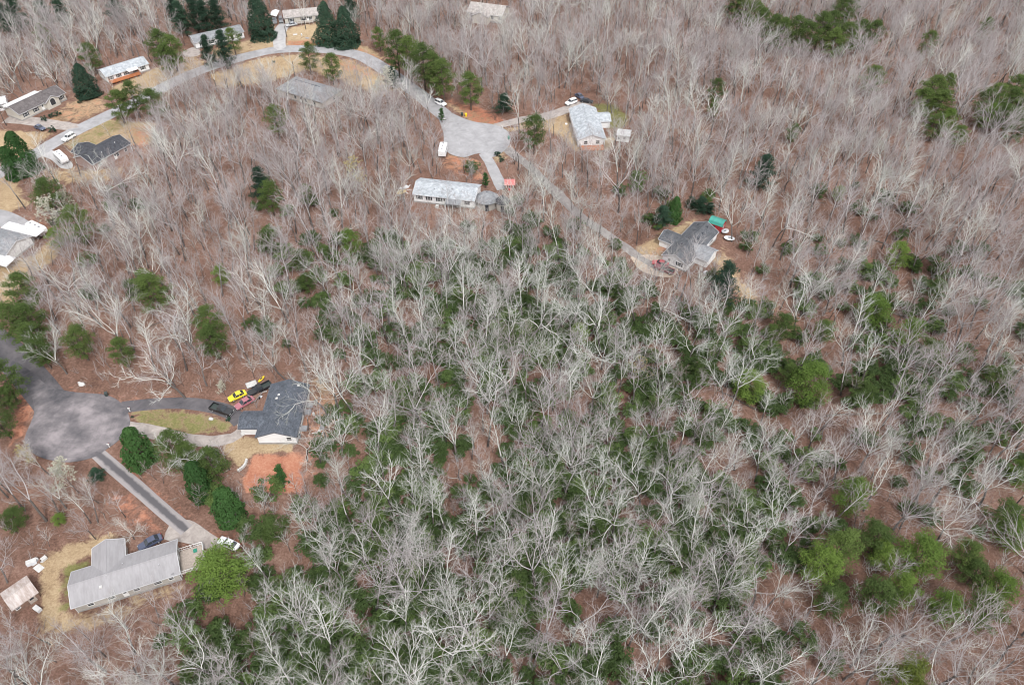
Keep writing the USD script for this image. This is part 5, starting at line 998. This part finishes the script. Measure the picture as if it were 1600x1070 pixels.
def scatter(name, protos, rows, label):
    """rows: (proto index, x, y, z, turn, scale): what is past counting, as one object"""
    pi = UsdGeom.PointInstancer.Define(stage, '/World/' + name); tag(pi, label, 'trees' if 'tree' in name or 'wood' in name else 'undergrowth', kind='stuff')
    for q, src in enumerate(protos):
        x = UsdGeom.Xform.Define(stage, f'/World/{name}/kind_{q:03d}'); x.GetPrim().GetReferences().AddInternalReference(src); pi.CreatePrototypesRel().AddTarget(x.GetPath())
    a = np.array(rows); pi.CreateProtoIndicesAttr(Vt.IntArray.FromNumpy(a[:, 0].astype(np.int32))); pi.CreatePositionsAttr(Vt.Vec3fArray.FromNumpy(a[:, 1:4].astype(np.float32))); pi.CreateScalesAttr(Vt.Vec3fArray.FromNumpy(np.repeat(a[:, 5:6], 3, 1).astype(np.float32)))
    h_ = a[:, 4] / 2; g_ = np.random.default_rng(len(a)).normal(0, .038, (len(a), 2)); pi.CreateOrientationsAttr(Vt.QuathArray([Gf.Quath(float(math.cos(t)), float(i_), float(j_), float(math.sin(t))).GetNormalized() for t, (i_, j_) in zip(h_, g_)]))
rng = np.random.default_rng(2024); TREE_AT = []
# evergreens: (kind, crown centre in photo pixels, crown width in photo pixels, height in crown widths)
EVER = [('cedar', 209, 694, 50, 1.55), ('cedar', 306, 746, 44, 1.9), ('cedar', 350, 786, 52, 1.5), ('pine', 268, 700, 50, 1.4), ('pine', 330, 722, 44, 1.6), ('pine', 290, 712, 40, 1.5), ('bright', 347, 893, 80, 1.15), ('thin', 438, 744, 22, 2.4), ('pine', 425, 822, 48, 1.0),
    ('spruce', 405, 24, 46, 1.35), ('spruce', 508, 34, 42, 1.45), ('spruce', 539, 39, 46, 1.25), ('dark', 322, 74, 26, 1.9), ('dark', 346, 70, 30, 1.9), ('spruce', 128, 124, 42, 1.2), ('pine', 245, 66, 34, 1.5), ('pine', 266, 76, 36, 1.5), ('pine', 258, 88, 30, 1.4), ('pine', 140, 85, 30, 1.5), ('pine', 66, 52, 22, 1.7), ('cedar', 28, 236, 44, 1.5), ('cedar', 14, 252, 34, 1.5),
    ('pine', 182, 160, 34, 1.5), ('pine', 206, 148, 36, 1.6), ('pine', 238, 158, 36, 1.4), ('pine', 480, 86, 28, 1.6), ('pine', 516, 102, 28, 1.5), ('pine', 592, 56, 20, 1.9), ('pine', 620, 76, 38, 1.8), ('pine', 640, 84, 38, 1.8), ('pine', 661, 96, 38, 1.8), ('pine', 680, 108, 36, 1.8), ('pine', 692, 118, 36, 1.8), ('pine', 735, 136, 36, 1.6), ('dark', 786, 158, 28, 1.1), ('pine', 430, 184, 32, 1.4), ('dark', 612, 118, 26, 1.3),
    ('dark', 1194, 262, 40, 1.4), ('pine', 118, 344, 44, 1.5), ('pine', 76, 300, 46, 1.3), ('bright', 88, 372, 28, 1.2), ('dark', 405, 280, 34, 1.5), ('pine', 420, 304, 34, 1.6), ('bright', 548, 379, 34, 1.4), ('pine', 324, 502, 42, 1.5), ('pine', 332, 528, 40, 1.5), ('pine', 238, 454, 52, 1.3), ('bright', 226, 438, 28, 1.4), ('pine', 30, 450, 46, 1.5), ('pine', 46, 498, 48, 1.5), ('pine', 16, 500, 46, 1.5), ('pine', 44, 530, 42, 1.4), ('pine', 62, 545, 38, 1.4), ('pine', 120, 530, 40, 1.4), ('pine', 186, 545, 34, 1.5), ('pine', 2, 590, 46, 1.4), ('pine', 6, 622, 38, 1.3), ('pine', -4, 655, 40, 1.4),
    ('pine', 415, 374, 28, 1.5), ('pine', 480, 438, 24, 1.5), ('pine', 470, 402, 30, 1.3), ('bright', 345, 430, 24, 1.5), ('pine', 478, 300, 22, 1.8), ('pine', 362, 60, 24, 1.5), ('cedar', 744, 308, 18, 2.3), ('thin', 759, 281, 14, 2.0), ('thin', 690, 180, 12, 2.0),
    ('pine', 835, 202, 34, 1.9), ('cedar', 1055, 325, 26, 1.7), ('dark', 1038, 333, 30, 1.3), ('cedar', 1076, 395, 30, 1.4), ('dark', 1134, 436, 46, 1.4), ('dark', 1096, 318, 26, .9), ('dark', 1082, 314, 20, .9), ('dark', 1108, 323, 20, .9), ('pine', 1122, 140, 26, 1.7), ('pine', 1115, 168, 18, 1.6),
    ('pine', 1454, 140, 38, 1.6), ('pine', 1446, 158, 34, 1.5), ('pine', 1470, 160, 36, 1.5), ('pine', 1480, 136, 30, 1.5), ('bright', 1482, 188, 30, 1.2), ('pine', 1462, 195, 34, 1.3), ('pine', 1500, 210, 30, 1.2), ('pine', 1544, 160, 36, 1.5), ('pine', 1562, 152, 36, 1.5), ('pine', 1584, 160, 36, 1.5), ('bright', 1545, 182, 34, 1.2), ('pine', 1568, 182, 36, 1.3), ('pine', 1590, 195, 38, 1.4), ('pine', 1590, 136, 34, 1.5), ('pine', 1596, 165, 34, 1.5),
    ('pine', 1205, 44, 34, 1.6), ('pine', 1226, 50, 34, 1.6), ('pine', 1246, 46, 34, 1.6), ('pine', 1262, 54, 34, 1.6), ('pine', 1282, 42, 34, 1.7), ('pine', 1300, 40, 32, 1.7), ('pine', 1306, 64, 34, 1.5), ('pine', 1326, 56, 34, 1.5), ('pine', 1346, 52, 34, 1.5), ('pine', 1364, 50, 32, 1.5), ('pine', 1316, 18, 32, 1.7), ('pine', 1328, 8, 30, 1.7), ('pine', 1160, 10, 32, 1.6), ('pine', 1178, 22, 32, 1.6), ('pine', 1190, 34, 32, 1.6), ('pine', 1145, 4, 30, 1.6), ('pine', 1540, 44, 22, 1.8), ('pine', 1452, 66, 26, 1.4), ('pine', 1366, 122, 36, 1.3),
    ('dark', 282, 22, 30, 1.7), ('dark', 300, 14, 30, 1.8), ('dark', 318, 20, 30, 1.7), ('dark', 336, 14, 30, 1.8), ('dark', 354, 20, 30, 1.7), ('dark', 372, 14, 30, 1.8), ('dark', 268, 12, 28, 1.7), ('dark', 20, 12, 30, 1.7), ('dark', 6, 24, 30, 1.7), ('dark', 60, 6, 28, 1.7), ('dark', 90, 12, 26, 1.7), ('dark', 175, 2, 30, 1.6), ('dark', 546, 6, 26, 1.6),
    ('bright', 1404, 400, 34, 1.4), ('bright', 1365, 488, 48, 1.2), ('bright', 1421, 522, 42, 1.3), ('pine', 1226, 508, 40, 1.3), ('pine', 1210, 520, 30, 1.3), ('pine', 1290, 515, 34, 1.3), ('bright', 1266, 600, 58, 1.3), ('pine', 1350, 614, 40, 1.2), ('pine', 1236, 584, 34, 1.3), ('bright', 1331, 776, 50, 1.5), ('pine', 1458, 546, 40, 1.2), ('bright', 1172, 604, 46, 1.2), ('pine', 1098, 576, 36, 1.1), ('pine', 1468, 452, 34, 1.2), ('bright', 1310, 302, 20, 1.4),
    ('bright', 1282, 880, 58, 1.3), ('pine', 1318, 846, 54, 1.4), ('pine', 1372, 840, 54, 1.3), ('bright', 1380, 866, 44, 1.3), ('bright', 1437, 868, 66, 1.2), ('pine', 1514, 866, 46, 1.3), ('pine', 1526, 894, 44, 1.3), ('bright', 1562, 916, 50, 1.2), ('pine', 1302, 937, 46, 1.3), ('pine', 1373, 927, 56, 1.3), ('bright', 1413, 922, 46, 1.4), ('bright', 1478, 948, 52, 1.3), ('pine', 1548, 954, 54, 1.4), ('pine', 1576, 806, 54, 1.3), ('bright', 1584, 836, 50, 1.2), ('yellow', 1416, 1052, 66, 1.5), ('bright', 1592, 738, 40, 1.3), ('pine', 1560, 590, 40, 1.3), ('bright', 905, 522, 30, 1.2), ('pine', 18, 808, 40, .9), ('bright', 91, 811, 20, 1.0), ('dark', 150, 738, 26, .9), ('bright', 420, 835, 22, 1.0), ('bright', 550, 665, 26, 1.3), ('pine', 1240, 205, 20, 1.4)]
SAY = {'pine': 'mid green rounded pine', 'bright': 'light green bushy pine', 'yellow': 'yellow green rounded pine', 'dark': 'dark green loose evergreen', 'cedar': 'dense green cone shaped cedar', 'spruce': 'very dark dense cone shaped cedar', 'thin': 'thin young pine with sparse tufts'}
lab, todo, SCREEN = Labels(), [], []
for (kd, px, py, w_px, ratio) in EVER:
    Wm = w_px * pix(G(px, py))[2] / FPX; Hm = Wm * ratio; Hm = max(Hm, Wm * 1.0); fr = .62 if kd in ('pine', 'dark', 'yellow') else .52
    if kd in ('pine', 'dark') and ratio >= 1.4: Hm = max(Hm, min(12.5, Wm * 1.75)); fr = .64
    c = G(px, py, Hm * fr); protos = PINES[kd]; src, ph, pw = protos[int(rng.integers(len(protos)))]
    if shapely.contains_xy(BUILT, c[0], c[1]): continue
    todo.append((src, c - [0, 0, .1], rng.uniform(0, 6.28), (Wm / pw, Wm / pw, Hm / ph), lab.add(SAY[kd], px, py), kd)); TREE_AT.append((c[0], c[1], Wm * .42)); SCREEN.append((c[0], c[1], Wm * .5, Hm))
txt = lab.text()
for src, c, rz, sc, k_, kd in todo: instance('cedar_tree' if kd in ('cedar', 'spruce') else 'pine_tree', src, c, rz, sc, txt[k_], 'cedar' if kd in ('cedar', 'spruce') else 'pine', 'evergreen trees among the bare forest', 1.5)
# blossoming and budding trees
for src, px, py, w_px, label in ((FLOWER, 102, 738, 62, 'white blossoming tree below the lower turning circle'), (FLOWER, 605, 124, 38, 'white blossoming tree at the bend of upper lane'), (FLOWER, 592, 142, 34, 'pale blossoming tree below the bend of upper lane'), (FLOWER, 72, 328, 44, 'white blossoming tree above the camper trailer'), (FLOWER, 98, 312, 30, 'small blossoming tree beside a rounded pine, left'), (FLOWER, 347, 604, 24, 'small white blossoming shrub left of the yellow coupe'), (BUDDING, 560, 262, 60, 'pale yellow budding tree in the forest left of white house'), (BUDDING, 45, 700, 50, 'pale budding tree left of the lower turning circle'), (BUDDING, 1010, 580, 44, 'straw coloured budding tree near the centre right')):
    Wm = w_px * pix(G(px, py))[2] / FPX; s_ = Wm / src[2]; c = G(px, py, src[1] * s_ * .6); instance('blossom_tree' if src is FLOWER else 'budding_tree', src[0], c, px, s_, label, 'tree', None); TREE_AT.append((c[0], c[1], 2.0))
# clipped shrubs in the yards
for px, py, w_, label in ((83, 203, 14, 'round dark clipped shrub at the drive mouth before beige house'), (124, 160, 9, 'small round shrub near the big bare white tree, upper left'), (70, 186, 12, 'low shrub left one of the bed before beige house'), (80, 182, 12, 'low shrub middle one of the bed before beige house'), (90, 178, 12, 'low shrub right one of the bed before beige house'), (785, 250, 12, 'dark shrub in the straw bed below upper turning circle'), (776, 242, 14, 'brown green shrub at the rim of upper turning circle'), (428, 96, 6, 'lone shrub on the tan bank below the upper lane'), (205, 650, 6, 'small shrub at left tip of the oval lawn'), (357, 655, 10, 'low shrub at right end of the oval lawn')):
    Wm = w_ * pix(G(px, py))[2] / FPX; instance('clipped_shrub', HEDGE[0], G(px, py, .6), px, Wm / HEDGE[2], label, 'shrub', None)
# laurel thicket: cover per 100 pixel cell of the photo, in tenths (rows 0-10 down, columns 0-15 across)
COVER = np.array([[0] * 16, [0] * 16, [0] * 16, [0, 1, 0, 0, 1, 0, 0, 2, 1, 0, 1, 0, 0, 1, 0, 0], [0, 1, 0, 0, 1, 4, 4, 6, 7, 5, 2, 1, 3, 3, 2, 1], [0, 0, 0, 0, 1, 2, 4, 6, 7, 9, 6, 4, 3, 3, 3, 2], [0, 0, 0, 0, 0, 2, 5, 7, 6, 6, 4, 4, 2, 3, 3, 2],
                  [0, 0, 0, 1, 1, 4, 8, 8, 8, 8, 6, 6, 4, 1, 2, 1], [0, 0, 0, 1, 6, 7, 9, 9, 9, 8, 6, 7, 3, 0, 1, 1], [0, 0, 0, 5, 8, 8, 8, 8, 8, 5, 5, 7, 2, 0, 0, 0], [0, 0, 1, 8, 8, 7, 7, 6, 5, 5, 5, 6, 1, 0, 0, 0], [0, 0, 1, 8, 8, 7, 7, 6, 5, 5, 5, 6, 1, 0, 0, 0]]) / 10.0
BAREPATH = [Polygon([flat(*q)[:2] for q in P_]) for P_ in ([(695, 700), (712, 690), (720, 760), (712, 800), (690, 795)], [(1085, 590), (1200, 625), (1300, 640), (1410, 645), (1405, 662), (1290, 660), (1170, 645), (1080, 605)], [(1090, 690), (1140, 680), (1180, 740), (1165, 765), (1110, 735)], [(985, 1000), (1010, 985), (1010, 1060), (980, 1060)], [(870, 910), (960, 915), (975, 965), (920, 980)])]
def cover(px, py):
    x, y = np.clip(px / 100 - .5, 0, 14.999), np.clip(py / 100 - .5, 0, 10.999); i, j = int(y), int(x); a_, b_ = y - i, x - j
    return COVER[i, j] * (1 - a_) * (1 - b_) + COVER[i + 1, j] * a_ * (1 - b_) + COVER[i, j + 1] * (1 - a_) * b_ + COVER[i + 1, j + 1] * a_ * b_
def field(step, jit, seed, x0=-300, x1=300, y0=44, y1=470):
    r = np.random.default_rng(seed); gx, gy = np.meshgrid(np.arange(x0, x1, step), np.arange(y0, y1, step)); gx = gx + (np.arange(gx.shape[0]) % 2)[:, None] * step / 2
    q = np.column_stack([gx.ravel(), gy.ravel()]) + r.uniform(-jit, jit, (gx.size, 2)) * step; z = H(q[:, 0], q[:, 1]); P_ = np.column_stack([q, z]); u, v, d = pix(P_)
    keep = (u > -140) & (u < 1740) & (v > -150) & (v < 1330); return P_[keep], u[keep], v[keep], d[keep], r
def inframe(u, v): return (u > 5) & (u < 1595) & (v > 5) & (v < 1085)
P_, u, v, d, r = field(2.5, .5, 5); shrubs = []
clear = shapely.contains_xy(CLEARED, P_[:, 0], P_[:, 1])
for p_, a_, b_, dd, cl in zip(P_, u, v, d, clear):
    patchy = meshkit.noise(np.array([p_[0] / 9.0, p_[1] / 9.0, 0.0]), 3); cv = cover(a_, b_)
    if cl or r.random() > cv * (.16 + 1.6 * patchy) or any(shapely.contains_xy(bp, p_[0], p_[1]) for bp in BAREPATH): continue
    shrubs.append((int(r.integers(5)), *p_, r.uniform(0, 6.28), r.uniform(.65, 1.5), a_, b_, dd))
shrubs.sort(key=lambda q: (not inframe(q[6], q[7] - 15), q[8] / q[5])); lab = Labels(); ks = [lab.add('dark leafy evergreen shrub' if q[5] > 1.05 else 'low evergreen shrub', q[6], q[7]) for q in shrubs[:300]]; txt = lab.text()
for q, k_ in zip(shrubs[:300], ks): instance('evergreen_shrub', BUSH[q[0]][0], q[1:4], q[4], q[5], txt[k_], 'shrub', 'evergreen shrubs under the bare trees')
scatter('shrub_thicket', [b_[0] for b_ in BUSH], [q[:6] for q in shrubs[300:]], 'evergreen shrub thicket farther off under the bare trees')
# bare trees: some placed one by one (foot of the trunk in photo pixels, height, kind), the rest in open order
HAND = [(1444, 508, 21, 'spread'), (234, 1066, 17, 'crooked'), (334, 1058, 17, 'crooked'), (290, 742, 15, 'crooked'), (656, 660, 20, 'spread'), (532, 650, 20, 'spread'), (664, 768, 22, 'tall'), (1082, 690, 17, 'spread'), (1318, 1062, 19, 'spread'), (1395, 1010, 17, 'spread'), (1448, 1030, 18, 'crooked'), (290, 622, 19, 'crooked'), (98, 152, 16, 'crooked'), (840, 500, 18, 'tall'), (612, 800, 19, 'fork'), (840, 925, 20, 'spread'), (1112, 955, 19, 'spread'), (700, 1040, 20, 'spread'), (640, 1075, 17, 'spread'), (470, 990, 18, 'spread'), (715, 720, 21, 'spread'), (742, 860, 21, 'fork'), (880, 780, 18, 'lean'), (1262, 270, 19, 'spread'), (1140, 640, 18, 'crooked'), (1240, 752, 17, 'crooked'), (1530, 790, 18, 'spread'), (1430, 780, 20, 'spread'), (1010, 500, 18, 'tall'), (755, 425, 20, 'crooked'), (510, 470, 15, 'crooked'), (205, 512, 17, 'spread'), (262, 455, 16, 'crooked'), (365, 520, 17, 'spread'), (1545, 240, 19, 'spread'), (250, 275, 14, 'fork'), (448, 58, 16, 'tall'), (478, 46, 16, 'fork'), (662, 250, 14, 'tall'), (126, 275, 18, 'tall'), (90, 290, 18, 'tall'), (78, 742, 11, 'fork'), (210, 842, 9, 'spread'), (150, 842, 9, 'spread'), (480, 720, 13, 'crooked'), (482, 672, 12, 'fork')]
def choose(r, kind, look):
    k_ = [q for q in BARE if (kind is None or q[1] == kind) and q[2] == look] or [q for q in BARE if q[1] == kind] or BARE; return k_[int(r.integers(len(k_)))]
LOOK = {'p': 'pale grey', 'w': 'pinkish grey'}; SHAPE = {'spread': 'spreading', 'tall': 'straight', 'fork': 'forked', 'crooked': 'crooked', 'lean': 'leaning'}
trees = []; r = np.random.default_rng(99)
for px, py, ht, kd in HAND:
    c = G(px, py); src = choose(r, kd, 'p' if r.random() < .75 else 'w'); trees.append((BARE.index(src), *c, r.uniform(0, 6.28), ht / src[3], px, py, pix(c)[2])); TREE_AT.append((c[0], c[1], 2.2))
TT = cKDTree(np.array([t[:2] for t in TREE_AT])); TRAD = np.array([t[2] for t in TREE_AT])
P_, u, v, d, r = field(4.95, .49, 17); clear = shapely.contains_xy(CLEARED, P_[:, 0], P_[:, 1])
SC = np.array(SCREEN)
for p_, a_, b_, dd, cl in zip(P_, u, v, d, clear):
    if cl: continue
    rel = SC[:, :2] - p_[:2]; w_ = p_[:2] / np.hypot(*p_[:2]); ahead = rel @ w_; off = np.abs(rel @ np.array([-w_[1], w_[0]]))
    if np.any((ahead > -1) & (ahead < 13) & (off < SC[:, 2] + 1.2)) and r.random() < .85: continue
    near = TT.query_ball_point(p_[:2], 6.0)
    if any(np.hypot(*(np.array(TREE_AT[k_][:2]) - p_[:2])) < TRAD[k_] + .6 for k_ in near) or r.random() < .06: continue
    edge = 1.0 if not CLEARED.distance(Point(p_[0], p_[1])) < 5 else .8
    ht = np.clip(r.normal(15.4, 3.3), 8, 23) * edge; warm = .72 - .5 * cover(a_, b_); look = 'w' if r.random() < warm else 'p'; kd = ['spread', 'spread', 'tall', 'tall', 'fork', 'fork', 'crooked', 'lean'][int(r.integers(8))]
    src = choose(r, kd, look); trees.append((BARE.index(src), *(p_ - [0, 0, .1]), r.uniform(0, 6.28), ht / src[3], a_, b_, dd))
trees.sort(key=lambda q: (not inframe(q[6], q[7] - 40), q[8] / (q[5] + .3))); lab = Labels()
ks = [lab.add(f'{LOOK[BARE[q[0]][2]]} {SHAPE[BARE[q[0]][1]]} bare tree', q[6], q[7]) for q in trees[:300]]; txt = lab.text()
for q, k_ in zip(trees[:300], ks): instance('bare_tree', BARE[q[0]][0], q[1:4], q[4], q[5], txt[k_], 'tree', 'nearer bare trees of the forest', 4.5)
scatter('bare_wood', [b_[0] for b_ in BARE], [q[:6] for q in trees[300:]], 'bare winter wood going on behind the nearer trees')
# understorey of thin young trees and saplings
P_, u, v, d, r = field(5.2, .5, 23); clear = shapely.contains_xy(CLEARED, P_[:, 0], P_[:, 1])
scatter('young_trees', [b_[0] for b_ in SMALL], [(int(r.integers(4)), *p_, r.uniform(0, 6.28), r.uniform(.55, 1.2)) for p_, cl in zip(P_, clear) if not cl and r.random() < .75], 'thin young bare trees standing under the taller ones')
P_, u, v, d, r = field(3.7, .5, 29); clear = shapely.contains_xy(CLEARED, P_[:, 0], P_[:, 1])
scatter('saplings', [b_[0] for b_ in SAPL], [(int(r.integers(4)), *p_, r.uniform(0, 6.28), r.uniform(.5, 1.3)) for p_, cl in zip(P_, clear) if not cl and r.random() < .72], 'brown twiggy saplings and brush on the leaf litter')
def kind_sticks(name, seed):
    g = np.random.default_rng(seed); root = f'/World/tree_kinds/{name}'; UsdGeom.Xform.Define(stage, root); rows = []
    for _ in range(7):
        c, a_, L = g.normal(0, 1.2, 2), g.uniform(0, 6.28), g.uniform(.6, 2.4); d_ = np.array([math.cos(a_), math.sin(a_), 0]) * L
        p0 = np.array([c[0], c[1], .03]); rows.append([p0, p0 + d_ * .5 + [0, 0, g.uniform(.02, .15)], p0 + d_ + [g.normal(0, .15), g.normal(0, .15), .03]])
    part(root, 'sticks', tubes(rows, [[.045, .035, .012]] * 7, 4), 'dead_wood'); return root
STICKS = [kind_sticks(f'sticks_{q}', 400 + q) for q in range(4)]
P_, u, v, d, r = field(4.0, .5, 37); clear = shapely.contains_xy(CLEARED, P_[:, 0], P_[:, 1])
scatter('fallen_sticks', STICKS, [(int(r.integers(4)), *p_, r.uniform(0, 6.28), r.uniform(.5, 1.5)) for p_, cl in zip(P_, clear) if not cl and r.random() < .55], 'fallen sticks and branches strewn over the leaf litter')
print(len(trees), 'bare trees', len(shrubs), 'shrubs', len(todo), 'evergreens')
